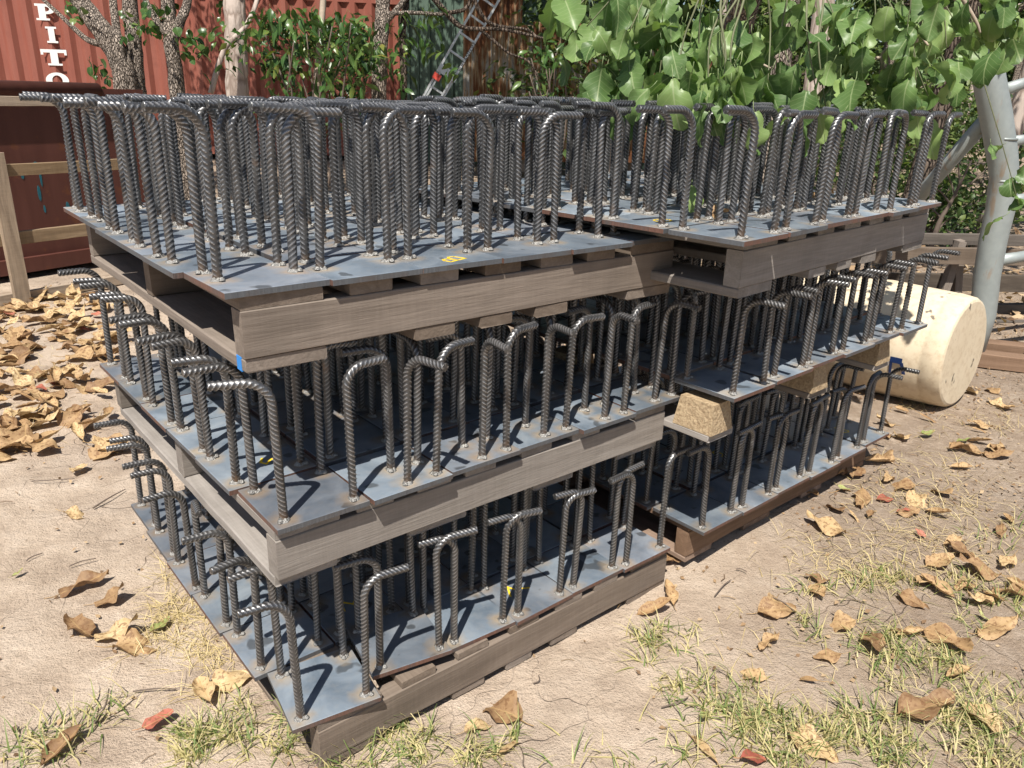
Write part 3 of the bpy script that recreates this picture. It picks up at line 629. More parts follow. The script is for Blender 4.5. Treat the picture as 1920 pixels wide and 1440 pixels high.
t = thing('barrel', 'cream plastic barrel lying on its side beside the farther stack', 'barrel', Mb)
prof = [(0, .22), (.015, .25), (.05, .262), (.25, .272), (.45, .268), (.55, .274), (.7, .268), (Lb-.10, .262), (Lb-.09, .258), (Lb-.08, .263), (Lb-.015, .255), (Lb, .246)]
mb = MB(); n = 40; vs = [(x, r_*math.cos(2*math.pi*j/n), r_*math.sin(2*math.pi*j/n)) for (x, r_) in prof for j in range(n)]
mb.add(vs, [(i*n+j, i*n+(j+1) % n, (i+1)*n+(j+1) % n, (i+1)*n+j) for i in range(len(prof)-1) for j in range(n)]+[tuple(reversed(range(n)))]); mb.build('shell', M['cream'], t, True)
mb = MB(); k = 40; vs = [(Lb+dx, r_*math.cos(2*math.pi*j/k), r_*math.sin(2*math.pi*j/k)) for (dx, r_) in ((0, .246), (.005, .236), (.007, .12)) for j in range(k)]
mb.add(vs, [(i*k+j, i*k+(j+1) % k, (i+1)*k+(j+1) % k, (i+1)*k+j) for i in range(2) for j in range(k)]+[tuple(range(2*k, 3*k))]); mb.build('end_cap', M['cream'], t)
def splat(pts, w):
    mb = MB()
    for (x, a), (x2, a2) in zip(pts[:-1], pts[1:]):
        r_ = .2735; q = lambda x_, a_, dx: (x_+dx, -r_*math.cos(a_), r_*math.sin(a_))
        mb.add([q(x, a, -w), q(x, a, w), q(x2, a2, w), q(x2, a2, -w)], [(0, 1, 2, 3)])
    o = mb.build('paint_run', M['navy'], t); sm = o.modifiers.new('thickness', 'SOLIDIFY'); sm.thickness = .002
splat([(Lb-.19, -.03), (Lb-.19, -.13)], .028); splat([(Lb-.212, -.1), (Lb-.215, -.33)], .006); splat([(Lb-.165, -.1), (Lb-.15, -.3)], .008); splat([(Lb-.50, .18), (Lb-.52, .05)], .014)

# ------------------------------------------------------------------ galvanised pipe gate frame
def galv():
    t = NT('galvanised_pipe'); v = t.coords(); n = t.noise(v, 26, 4, .6); b = t.noise(t.coords((3, 3, .7)), 5, 5); vo = t.n('TexVoronoi', {'Vector': v, 'Scale': 60.}).outputs[1]
    c = t.mix(n, (.25, .28, .275), (.36, .39, .38)); c = t.mix(t.math('MULTIPLY', t.gray(b, .6, .7), .6), c, (.28, .16, .07))
    return t.fin(c, t.math('MULTIPLY_ADD', n, .2, .42), .3, t.bump(b, .1, .01), .5)
M['galv'] = galv()
Yp = 4.35; pp = [at(x, y, Yp) for x, y in ((1845, 70), (1855, 150), (1867, 215), (1879, 290), (1883, 330), (1876, 390), (1862, 450), (1850, 520), (1843, 590))]
base = Vector((pp[-1].x-.02, Yp, float(gh(pp[-1].x, Yp)))); pp.append(base)
t = thing('pipe_gate', 'bent galvanised pipe post with rails and a diagonal brace', 'pipe frame', Matrix.Translation(base))
loc = [p-base for p in pp]; mb = MB(); mb.tube(loc, [.074, .075, .076, .073, .070, .072, .070, .068, .067, .067], 24); mb.build('post', M['galv'], t, True)
for k, (x0, y0, x1, y1, r_) in enumerate(((1885, 168, 1960, 142, .028), (1892, 266, 1960, 256, .026), (1884, 378, 1960, 366, .028), (1862, 490, 1960, 474, .031))):
    mb = MB(); a = at(x0, y0, Yp)-base; b = at(x1, y1, Yp+.1)-base; b = b+(b-a)*2; mb.tube([a, a+(b-a)*.15, b], [r_*1.15, r_, r_], 16); mb.build('rail', M['galv'], t, True)
mb = MB(); a = at(1868, 112, Yp)-base; b = at(1898, 114, Yp)-base; mb.tube([a, b, b+(b-a)*.15], [.045, .044, .03], 16); mb.build('stub', M['galv'], t, True)
mb = MB(); a = at(1858, 215, Yp+.05)-base; b = at(1700, 395, Yp+.9)-base; mb.tube([a, b+(b-a)*.6], .042, 16); mb.build('brace', M['galv'], t, True)
for y_, r_ in ((262, .0775), (341, .0735)):
    p = at(1877 if y_ < 300 else 1883, y_, Yp)-base; mb = MB(); mb.tube([p, p+Vector((0, 0, .012))], r_, 24); mb.build('weld_collar', M['galv'], t, True)
# timber rack of rails behind
Yr = 5.3
a0 = at(1560, 640, Yr); gz = float(gh(3., Yr))
t = thing('timber_rack', 'grey timber rack of long rails behind the pipe post', 'rack', frame((a0.x, Yr, gz), 0))
for k, (py, hgt, dy, m_) in enumerate(((447, .075, .25, 'wood_dark'), (478, .11, .0, 'wood'), (528, .12, .25, 'wood_dark'), (580, .10, .25, 'wood_dark'), (608, .08, .0, 'wood_dark'), (634, .10, -.05, 'wood'))):
    z = at(1830, py, Yr+dy).z-gz; ob('rail', board_mesh(3.2, hgt, .045, M[m_], 800+k), t, Matrix.Translation((1.6, dy, z)) @ Matrix.Rotation(-.012, 4, 'Y') @ Matrix.Rotation(math.pi/2, 4, 'X'))
for k, px in enumerate((1768, 1792, 1990)):
    p = at(px, 560, Yr+.1); z1 = at(px, 470, Yr+.1).z-gz
    ob('post', board_mesh(z1+.1, .07, .05, M['wood'], 820+k), t, Matrix.Translation((p.x-a0.x, .1+.04*k, z1/2+.02)) @ Matrix.Rotation((.12, -.16, 0)[k], 4, 'Y') @ Matrix.Rotation(math.pi/2, 4, 'Y'))
p = on_ground(1885, 690)
for k, (dx, dy, dz, yw) in enumerate(((0, 0, .05, -.35), (.1, .25, .05, -.3), (.35, -.05, .05, -.2))):
    o = ob('timber_offcut', board_mesh((.6, .5, .5)[k], .11, .08, M['wood_brown'], 840+k), None, Matrix.Translation((p.x+dx, p.y+dy, p.z+dz-.01)) @ Matrix.Rotation(yw, 4, 'Z'))
    tag(o, ('red-brown timber offcut lying nearest the barrel end', 'red-brown timber offcut lying behind another near the rack', 'red-brown timber offcut at the frame edge past the barrel')[k], 'timber', 'red-brown offcuts beside the barrel')

# ------------------------------------------------------------------ trees
def bez(pts, n=10):
    P = [Vector(p) for p in pts]; out = []
    for i in range(len(P)-1):
        p0, p1, p2, p3 = P[max(i-1, 0)], P[i], P[i+1], P[min(i+2, len(P)-1)]
        for k in range(n):
            u = k/n; out.append(.5*((2*p1)+(p2-p0)*u+(2*p0-5*p1+4*p2-p3)*u*u+(3*p1-p0-3*p2+p3)*u**3))
    return out+[P[-1]]
def stem(mb, pts, r0, r1, n=12, jit=.06, seed=0, seg=6):
    p = bez(pts, seg); k = len(p); mb.tube(p, [r0+(r1-r0)*i/(k-1) for i in range(k)], n, jit=jit, seed=seed)
def px_stem(ps, Y, ground=True):
    """stem through image points at distance Y, carried down to the ground"""
    q = [at(x, y, Y+dy) for x, y, dy in ps]
    if ground:
        a, b = q[0], q[1]; d = (a-b); d = d/abs(d.z); z = float(gh(a.x, Y)); q.insert(0, Vector((a.x+d.x*.35*(a.z-z), Y, z-.03)))
    return q
LEAFV = [leaf_mesh('leaf', rnd(.10, .14), rnd(.035, .055), M['leaf_obj'], 50+i, rnd(.2, .7), .2, .05, 0, 6, 4) for i in range(5)]
LEAFR = [leaf_mesh('leaf', rnd(.07, .09), rnd(.055, .075), M['leaf_obj'], 60+i, rnd(.1, .4), .15, .06, 0, 6, 4) for i in range(4)]
def hang_leaf(meshes, parent, p, rng, sc=1., up=.35):
    az = rng.uniform(0, 2*math.pi); el = -rng.uniform(.1, 1.25)
    m_ = Matrix.Translation(p) @ Matrix.Rotation(az, 4, 'Z') @ Matrix.Rotation(-el, 4, 'Y') @ Matrix.Rotation(rng.uniform(-.9, .9), 4, 'X') @ Matrix.Scale(sc*rng.uniform(.75, 1.25), 4)
    return ob('leaf', rng.choice(meshes), parent, m_)
def tree(label, stems, Y, mat, crown, leafm, leafs, n_obj, objm, zones, seed, cat='tree', dens=1400, size=.1, narrow=.45, group=None, crown_mat='leaf_mid'):
    q0 = px_stem(stems[0][0], Y); base = q0[0]
    t = thing('tree', label, cat, Matrix.Translation(base), group); rng = random.Random(seed)
    for k, (ps, r0, r1) in enumerate(stems):
        q = q0 if k == 0 else px_stem(ps, Y, False); mb = MB(); stem(mb, [p-base for p in q], r0, r1, 14 if r0 > .06 else 8, .07, seed+k)
        mb.build('trunk' if k == 0 else 'limb', M[mat], t, True)
    if crown: leaf_cloud(clumps([(tuple(Vector(c)-base), r_) for c, r_ in crown], dens, seed), size, M[crown_mat], 'crown', t, seed=seed, narrow=narrow)
    for (x0, y0, x1, y1, n, ym, kind) in zones:
        for _ in range(n):
            p = at(rng.uniform(x0, x1), rng.uniform(y0, y1), Y+rng.uniform(-ym, ym))-base; hang_leaf(kind, t, p, rng)
    return t
def top(px, Y, z=2.6): p = at(px, 0, Y); return (p.x, p.y, z)
Yt = 8.2
tree('multi-stemmed rough-barked tree in front of the red container', [
 ([(240, 190, 0), (228, 120, 0), (190, 55, 0), (150, 0, .1), (90, -120, .2)], .13, .075), ([(205, 85, -.02), (165, 75, .0), (120, 35, .1), (60, -20, .2)], .035, .015), ([(232, 130, -.05), (222, 80, -.05), (212, 0, .1), (205, -140, .2)], .05, .03),
 ([(258, 180, .1), (252, 100, .1), (243, 0, .15), (235, -140, .2)], .085, .06), ([(216, 95, -.08), (196, 62, -.1), (170, 45, -.1)], .02, .012)], Yt, 'bark',
 [(top(110, Yt+1.3, 3.6), .9), (top(200, Yt+1.3, 3.5), 1.0), (top(290, 11.5, 4.8), 1.3)], None, 0, 0, None,  # last clump unseen, added overhead to shade the red container
 [(165, 105, 205, 165, 22, .3, LEAFR), (225, 0, 250, 80, 14, .4, LEAFR), (120, 0, 160, 40, 12, .3, LEAFR)], 1)
tree('forked rough-barked tree with pale lichen beside the multi-stemmed tree', [
 ([(334, 190, 0), (328, 130, 0), (320, 75, 0), (314, 0, .1), (305, -140, .2)], .075, .055), ([(320, 72, -.02), (295, 40, 0), (273, 0, .1), (240, -80, .2)], .04, .02), ([(322, 80, .0), (340, 35, 0), (352, 0, .1), (365, -120, .2)], .05, .035)], Yt-.4, 'bark',
 [(top(310, Yt-.4+1.3, 3.2), .85), (top(390, Yt+1.3, 3.25), 1.0), (top(360, 11.5, 4.6), 1.4)], None, 0, 0, None,  # rear clump above the view, added for shade on the container
 [(265, 0, 330, 75, 40, .4, LEAFR), (255, 30, 300, 60, 12, .3, LEAFR), (330, 50, 400, 110, 30, .4, LEAFR), (350, 40, 440, 140, 16, .3, LEAFV)], 2)
tree('pale smooth-barked trunk leaning behind the leafy shrub', [
 ([(446, 190, 0), (444, 120, 0), (441, 40, 0), (436, -60, .1), (430, -200, .2)], .125, .095), ([(395, 175, -.5), (420, 95, -.45), (460, 50, -.4), (482, 0, -.3), (490, -60, -.2)], .03, .018)], Yt+.5, 'bark_pale',
 [(top(460, Yt+1.3, 3.3), 1.1), (top(540, Yt-.6+1.3, 3.2), .9), (top(450, 11.4, 4.7), 1.4), (top(540, 11.6, 4.6), 1.4)], None, 0, 0, None, [(395, 0, 470, 60, 14, .4, LEAFR)], 3)  # last two crown clumps added out of view, shading the container
tree('thin grey sapling standing in the middle of the dark shrub', [
 ([(594, 185, 0), (598, 110, 0), (602, 50, 0), (606, 0, .05), (612, -130, .1)], .035, .025), ([(598, 35, 0), (608, 80, 0), (619, 130, .0), (621, 180, .0)], .014, .018)], Yt-.7, 'twig',
 [(top(600, Yt-.7+1.3, 2.95), .75), (top(620, 11.4, 4.6), 1.4)], None, 0, 0, None, [(540, 10, 600, 60, 10, .3, LEAFV), (600, 20, 660, 90, 14, .3, LEAFV)], 4)  # second clump unseen, added behind the stem to throw shade on the container
tree('dark upright trunk standing at the left of the green shed', [
 ([(711, 185, 0), (712, 120, 0), (716, 50, 0), (718, 0, .05), (722, -150, .1)], .075, .062), ([(722, 26, 0), (770, 24, -.05), (830, 27, -.1)], .022, .014), ([(725, 40, 0), (752, 8, 0), (770, -20, .1)], .03, .02)], Yt-.3, 'bark',
 [(top(700, Yt-.3+1.3, 3.1), .9), (top(700, 11.4, 4.7), 1.4), (top(770, 11.5, 4.8), 1.4)], None, 0, 0, None, [(680, 40, 760, 170, 44, .4, LEAFV), (745, 10, 830, 60, 30, .4, LEAFV)], 5)  # two rear clumps added above the view as shade for the container
tree('thin dark trunk with twisting bare branches before the green shed', [
 ([(757, 185, 0), (756, 120, 0), (755, 60, 0), (762, 0, .0), (775, -60, .1)], .035, .03), ([(800, -20, -.2), (835, 22, -.2), (870, 52, -.2), (940, 55, -.2), (1020, 72, -.2)], .03, .012),
 ([(885, -10, -.2), (905, 30, -.2), (930, 48, -.2), (985, 55, -.2), (1005, 68, -.2)], .02, .01), ([(900, 55, -.2), (930, 80, -.2), (955, 100, -.2), (990, 115, -.2), (1010, 145, -.2)], .016, .008), ([(830, 25, -.2), (870, 18, -.2), (885, -5, -.2)], .018, .016)], Yt-.2, 'bark_dark',
 [(top(850, Yt+1.3, 3.5), .9), (top(860, 10.4, 5.2), 1.0), (top(980, 10.2, 5.2), .9)], None, 0, 0, None, [(785, 70, 830, 100, 16, .2, LEAFV), (830, 120, 860, 150, 10, .2, LEAFV), (735, 60, 775, 170, 26, .3, LEAFV)], 6)  # last two crown clumps unseen, added to shade the shed and rusted sheets
# dark shrub
def shrub(label, px, py, Y, zones, seed, n, dens=1500):
    base = at(px, py, Y); base.z = float(gh(base.x, Y)); t = thing('shrub', label, 'shrub', Matrix.Translation(base)); rng = random.Random(seed)
    tips = []
    for k in range(9):
        x0, y0, x1, y1 = rng.choice(zones); p = at(rng.uniform(x0, x1), rng.uniform(y0, y1), Y+rng.uniform(-.3, .3))-base; tips.append(p)
        mb = MB(); stem(mb, [(rng.uniform(-.1, .1), rng.uniform(-.1, .1), -.02), p*.5+Vector((rng.uniform(-.15, .15), 0, .1)), p], .014, .005, 6, .05, k, 5); mb.build('stem', M['twig_dark'], t, True)
    for _ in range(n):
        x0, y0, x1, y1 = rng.choice(zones); p = at(rng.uniform(x0, x1), rng.uniform(y0, y1), Y+rng.uniform(-.5, .35))-base; hang_leaf(LEAFV, t, p, rng)
    r = np.random.default_rng(seed); C = []
    for (x0, y0, x1, y1) in zones:
        for _ in range(9):
            cx, cy, cY = r.uniform(x0, x1), r.uniform(y0, y1+90), Y+r.uniform(0, .8); sp = r.uniform(10, 26)
            for _ in range(dens//len(zones)//9): C.append(at(cx+r.normal(0, sp), cy+r.normal(0, sp*.7), cY+r.normal(0, .12))-base)
    leaf_cloud([tuple(c) for c in C], .10, M['leaf_mid'], 'crown', t, seed=seed, narrow=.4)
shrub('dense dark glossy shrub in front of the red container', 560, 175, 7.2, [(470, 15, 600, 60), (500, 50, 600, 175), (600, 85, 690, 175), (620, 25, 700, 100)], 21, 200, 1500)
shrub('small leafy sapling growing against the rusted sheets', 1025, 185, 8.5, [(975, 85, 1050, 175), (1020, 80, 1060, 130)], 22, 40, 60)

M['twig_green'] = plain('green_brown_twig', (.13, .14, .07), .7, 0, .3, 30)
# the big-leaved branch hanging over the farther stack
BIG = [leaf_mesh('leaf', rnd(.095, .135), rnd(.08, .112), M['leaf_big'], 80+i, rnd(.1, .9), rnd(-.1, .55), rnd(.10, .24), .018, 10, 6, .35, 0., True) for i in range(10)]
rng = random.Random(5)
root = at(1470, -330, 3.1); root_g = Vector((root.x+.2, 5.2, float(gh(root.x+.2, 5.2))))
t = thing('broad_leaved_tree', 'broad-leaved tree with drooping pale green boughs over the farther stack', 'tree', Matrix.Translation(root_g))
mb = MB(); stem(mb, [(0, 0, -.03), (.05, -.4, 1.2), (.05, -1.1, 2.1), tuple(root-root_g)], .10, .05, 14, .06, 3); mb.build('trunk', M['bark'], t, True)
TIPS = [(1055, 45, 2.7), (1100, 50, 2.55), (1110, 90, 2.7), (1150, 110, 2.5), (1130, 165, 2.6), (1180, 60, 2.4), (1195, 130, 2.55), (1165, 190, 2.55), (1240, 60, 2.5), (1235, 150, 2.5), (1265, 185, 2.35), (1300, 60, 2.6), (1310, 110, 2.5), (1330, 190, 2.1),
 (1345, 235, 2.05), (1372, 160, 2.1), (1400, 190, 2.4), (1380, 90, 2.6), (1440, 150, 2.35), (1500, 170, 2.5), (1530, 170, 2.2), (1548, 200, 2.3), (1485, 60, 2.9), (1540, 60, 2.7), (1560, 110, 2.75), (1590, 40, 2.8), (1570, 165, 2.85), (1600, 130, 2.9),
 (1640, 60, 2.7), (1700, 55, 2.7), (1720, 130, 2.75), (1740, 180, 2.7), (1735, 235, 2.75), (1715, 190, 2.7), (1775, 90, 2.8), (1790, 40, 2.8), (1830, 60, 3.0), (1870, 60, 3.0), (1900, 30, 2.9), (1790, 160, 3.0), (1372, 200, 2.1), (1880, 100, 3.1), (1912, 390, 3.9)]
cnt = 0
for k, (px, py, Y) in enumerate(TIPS):
    tip = at(px, py, Y)-root_g; mid0 = at(px*.75+1470*.25+rng.uniform(-30, 30), -90+py*.3, Y+.1)-root_g; hub = at(px*.45+1470*.55, -260, Y*.6+1.25)-root_g
    pts = [hub, mid0, tip*.6+mid0*.4+Vector((rng.uniform(-.05, .05), rng.uniform(-.05, .05), .03)), tip]
    mb = MB(); stem(mb, [tuple(p) for p in pts], .0042, .0016, 6, .05, k, 5); mb.build('twig', M['twig_green'], t, True)
    pth = bez(pts, 8); m_ = 7
    for i in range(m_):
        p = pth[-1-int((i/m_)**1.2*9)] + Vector((rng.gauss(0, .05), rng.gauss(0, .06), rng.gauss(0, .045)))
        az = rng.uniform(0, 2*math.pi); el = rng.uniform(.35, 1.35)
        Mx = Matrix.Translation(p) @ Matrix.Rotation(az, 4, 'Z') @ Matrix.Rotation(el, 4, 'Y') @ Matrix.Rotation(rng.uniform(-.8, .8), 4, 'X') @ Matrix.Scale(rng.uniform(.55, 1.08), 4)
        ob('leaf', rng.choice(BIG), t, Mx); cnt += 1
hubs = [(tuple(at(px, -330, Y+.5)-root_g), .5) for px, Y in ((1100, 3.), (1250, 3.2), (1400, 3.2), (1550, 3.4), (1700, 3.5), (1850, 3.6))]
leaf_cloud(clumps(hubs, 500, 77), .12, M['leaf_far'], 'crown', t, seed=77, narrow=.8)  # unseen foliage above the frame, added for its shade
# pale bare twigs in front of the forest
for k, pts in enumerate(([(1320, 78, 2.6), (1350, 95, 2.6), (1400, 108, 2.58), (1445, 128, 2.55)], [(1720, 75, 2.8), (1660, 95, 2.8), (1655, 125, 2.8), (1670, 150, 2.85)], [(1730, 0, 2.9), (1728, 60, 2.85), (1740, 85, 2.8)], [(1690, 95, 2.9), (1640, 110, 2.9), (1615, 105, 2.9)], [(1800, -10, 2.8), (1830, 40, 2.8), (1838, 62, 2.8)])):
    mb = MB(); stem(mb, [tuple(at(*p)-root_g) for p in pts], .008, .003, 6, .08, k, 5); mb.build('twig', M['twig'], t, True)

# forest behind on the right
def forest_tree(label, px, Y, r0, mat, lean, seed, crown_lo, crown_hi, spread, dens, size, grp):
    p = at(px, 180, Y); base = Vector((p.x, Y, float(gh(p.x, Y)))); r = random.Random(seed)
    t = thing('tree', label, 'tree', Matrix.Translation(base), grp)
    H = crown_hi+.4; mb = MB(); stem(mb, [(0, 0, -.05), (lean*.3, 0, H*.3), (lean*.6+r.uniform(-.1, .1), 0, H*.65), (lean, 0, H)], r0, r0*.35, 12, .06, seed); mb.build('trunk', M[mat], t, True)
    cs = []
    for k in range(7):
        z = crown_lo+(crown_hi-crown_lo)*k/6+r.uniform(-.3, .3); c = (lean*z/H+r.uniform(-1, 1)*spread, r.uniform(-1, 1)*spread*.6, z); cs.append((c, spread*r.uniform(.45, .75)))
        mb = MB(); stem(mb, [(lean*z/H, 0, z-.5), ((lean*z/H+c[0])/2, c[1]/2, z-.15), c], r0*.3, r0*.08, 6, .05, k, 5); mb.build('limb', M[mat], t, True)
    leaf_cloud(clumps(cs, dens, seed), size, M['leaf_far'], 'crown', t, seed=seed, narrow=.5, droop=.3)
G = 'trees of the bush behind the yard'
forest_tree('rough-barked tree rising behind the farther stack', 1436, 5.4, .075, 'bark', .25, 31, 3.2, 5.5, 1.0, 500, .10, G)
forest_tree('pale pink-grey trunk seen between the hanging boughs', 1530, 9.5, .14, 'bark_pale', -.2, 32, 3.4, 7, 1.6, 500, .12, G)
forest_tree('dark leaning trunk just behind the diagonal pipe brace', 1735, 6.3, .10, 'bark_dark', .5, 33, 2.2, 5, 1.1, 450, .11, G)
forest_tree('grey trunk standing behind the galvanised post', 1905, 8.2, .10, 'bark_pale', .3, 34, 2.6, 6, 1.4, 500, .11, G)
forest_tree('slim pale trunk at the right edge of the rusted sheets', 1165, 12.2, .10, 'bark_pale', -.3, 35, 3, 7, 1.6, 500, .13, G)
W_ = ['leafy bush tree filling the gap right of the rusted sheets', 'bush tree half hidden behind the rough-barked trunk', 'bush tree behind the pale pink-grey trunk', 'bush tree above the far end of the farther stack', 'bush tree behind the diagonal brace', 'bush tree left of the galvanised post', 'bush tree right of the galvanised post', 'tall bush tree at the right edge of the view']
for k, px in enumerate((1250, 1370, 1470, 1570, 1660, 1770, 1850, 1980)):
    Y = 13+3.5*((k*37) % 5)/2+k*.6; forest_tree(W_[k], px, Y, .09+.02*(k % 3), ('bark_pale', 'bark', 'bark_dark')[k % 3], (k % 3-1)*.4, 40+k, 1.0, 6.5, 1.7, 600, .15, G)
W2 = ['low green bush beyond the corner of the farther stack', 'low bush behind the dark leaning trunk', 'low bush left of the pipe post foot', 'low bush at the right edge behind the rails', 'low bush under the hanging boughs', 'low leafy bush just left of the galvanised post', 'low leafy bush behind the right end of the farther stack', 'low leafy bush between the pipe rails']
for k, (px, Y, s_) in enumerate(((1560, 11, .9), (1680, 15, 1.3), (1760, 17, 1.3), (1900, 14, 1.2), (1420, 12, 1.1), (1795, 8.5, .75), (1690, 9.2, .8), (1905, 9.5, .7))):
    p = at(px, 180, Y); base = Vector((p.x, Y, float(gh(p.x, Y)))); b = thing('bush', W2[k], 'bush', Matrix.Translation(base)); mb = MB()
    r = random.Random(k+90)
    for q in range(6): stem(mb, [(0, 0, -.02), (r.uniform(-.3, .3), r.uniform(-.2, .2), s_*.5), (r.uniform(-.7, .7)*s_, r.uniform(-.4, .4), s_*r.uniform(.7, 1.1))], .02, .006, 6, .05, q, 4)
    mb.build('stem', M['twig_dark'], b, True)
    leaf_cloud(clumps([((r.uniform(-.8, .8)*s_, r.uniform(-.4, .4), s_*r.uniform(.3, 1.)), s_*.6) for _ in range(5)], 700, 90+k), .11, M['leaf_far'], 'crown', b, seed=90+k)
# far wood beyond everything, reads as one mass
r = np.random.default_rng(3); n = 26000; ang = r.uniform(-.75, .75, n); D = r.uniform(24, 40, n); z = r.random(n)**.8*8*(.5+.5*np.sin(ang*23)*np.sin(ang*11+1)+.35)
P = np.stack([D*np.sin(ang), D*np.cos(ang), .8+np.abs(z)], 1)
tag(leaf_cloud(P, .55, M['leaf_far'], 'far_wood', seed=4, narrow=.6), 'far green wood closing the view behind the yard', 'wood', kind='stuff')
for n_, k in enumerate((6, 7, 8, 10, 11, 12, 13)):
    random.seed(k); a = -.05+k*.045+random.uniform(-.015, .015); D_ = random.uniform(17, 25); p = Vector((D_*math.sin(a), D_*math.cos(a), 0)); p.z = float(gh(p.x, p.y))
    q = thing('tree', 'slim far trunk, %s from the left among those in the far wood' % (ORD+['seventh'])[n_], 'tree', Matrix.Translation(p), 'slim far trunks in the wood')
    mb = MB(); stem(mb, [(0, 0, -.1), (random.uniform(-.2, .2), 0, 3), (random.uniform(-.5, .5), 0, 8)], random.uniform(.07, .14), .05, 10, .05, k); mb.build('trunk', M[('bark_pale', 'bark', 'bark_dark')[k % 3]], q, True)
# dead branch by the rails
p0 = on_ground(1735, 500); q = thing('dead_branch', 'bare dead branch standing up beside the pale pallet', 'branch', Matrix.Translation(p0))
Yd = p0.y; mb = MB(); stem(mb, [(0, 0, -.02), tuple(at(1760, 420, Yd)-p0), tuple(at(1785, 375, Yd)-p0), tuple(at(1822, 300, Yd)-p0)], .03, .008, 8, .1, 1); mb.build('stem', M['twig_dark'], q, True)
for k, (a, b) in enumerate((((1765, 410), (1735, 385)), ((1780, 380), (1750, 350)), ((1790, 365), (1775, 325)), ((1755, 435), (1790, 405)), ((1800, 345), (1795, 300)))):
    mb = MB(); stem(mb, [tuple(at(*a, Yd)-p0), tuple(at((a[0]+b[0])/2, (a[1]+b[1])/2-4, Yd+.03)-p0), tuple(at(*b, Yd-.05)-p0)], .011, .004, 6, .1, k); mb.build('side_branch', M['twig_dark'], q, True)

# ------------------------------------------------------------------ fallen leaves
DRY = [leaf_mesh('fallen_leaf', rnd(.10, .145), rnd(.055, .085), M['dry'], 120+i, rnd(-.5, .6), rnd(-.1, .5), rnd(.10, .24), rnd(.02, .05), 11, 8, .3, 0 if i % 4 else rnd(.9, 1.8)) for i in range(12)]
DRED = [leaf_mesh('fallen_leaf', rnd(.05, .09), rnd(.03, .05), M['dry_red'], 140+i, rnd(-.4, .5), .3, .12, .03, 7, 4) for i in range(4)]
DGRN = [leaf_mesh('fallen_leaf', rnd(.07, .10), rnd(.025, .05), M['dry_green'], 150+i, rnd(-.4, .5), .3, .12, .02, 7, 4) for i in range(3)]
LONG = [leaf_mesh('fallen_leaf', rnd(.10, .13), rnd(.018, .026), M['dry'], 160+i, rnd(.1, .6), .2, .05, .01, 8, 4) for i in range(3)]
rl = random.Random(99)
def drop(px, py, label, group, meshes=DRY, sc=1., yaw=None, tilt=.3, lift=.012):
    P = on_ground(px, py); yw = rl.uniform(0, 6.28) if yaw is None else yaw
    Mx = Matrix.Translation((P.x, P.y, P.z+lift)) @ Matrix.Rotation(yw, 4, 'Z') @ Matrix.Rotation(rl.uniform(-tilt, tilt), 4, 'X') @ Matrix.Rotation(rl.uniform(-tilt, tilt), 4, 'Y') @ Matrix.Translation((-.05*sc, 0, 0)) @ Matrix.Scale(sc, 4)
    return tag(ob('fallen_leaf', rl.choice(meshes), None, Mx), label, 'leaf', group)
GL = 'dry leaves lying on the ground'
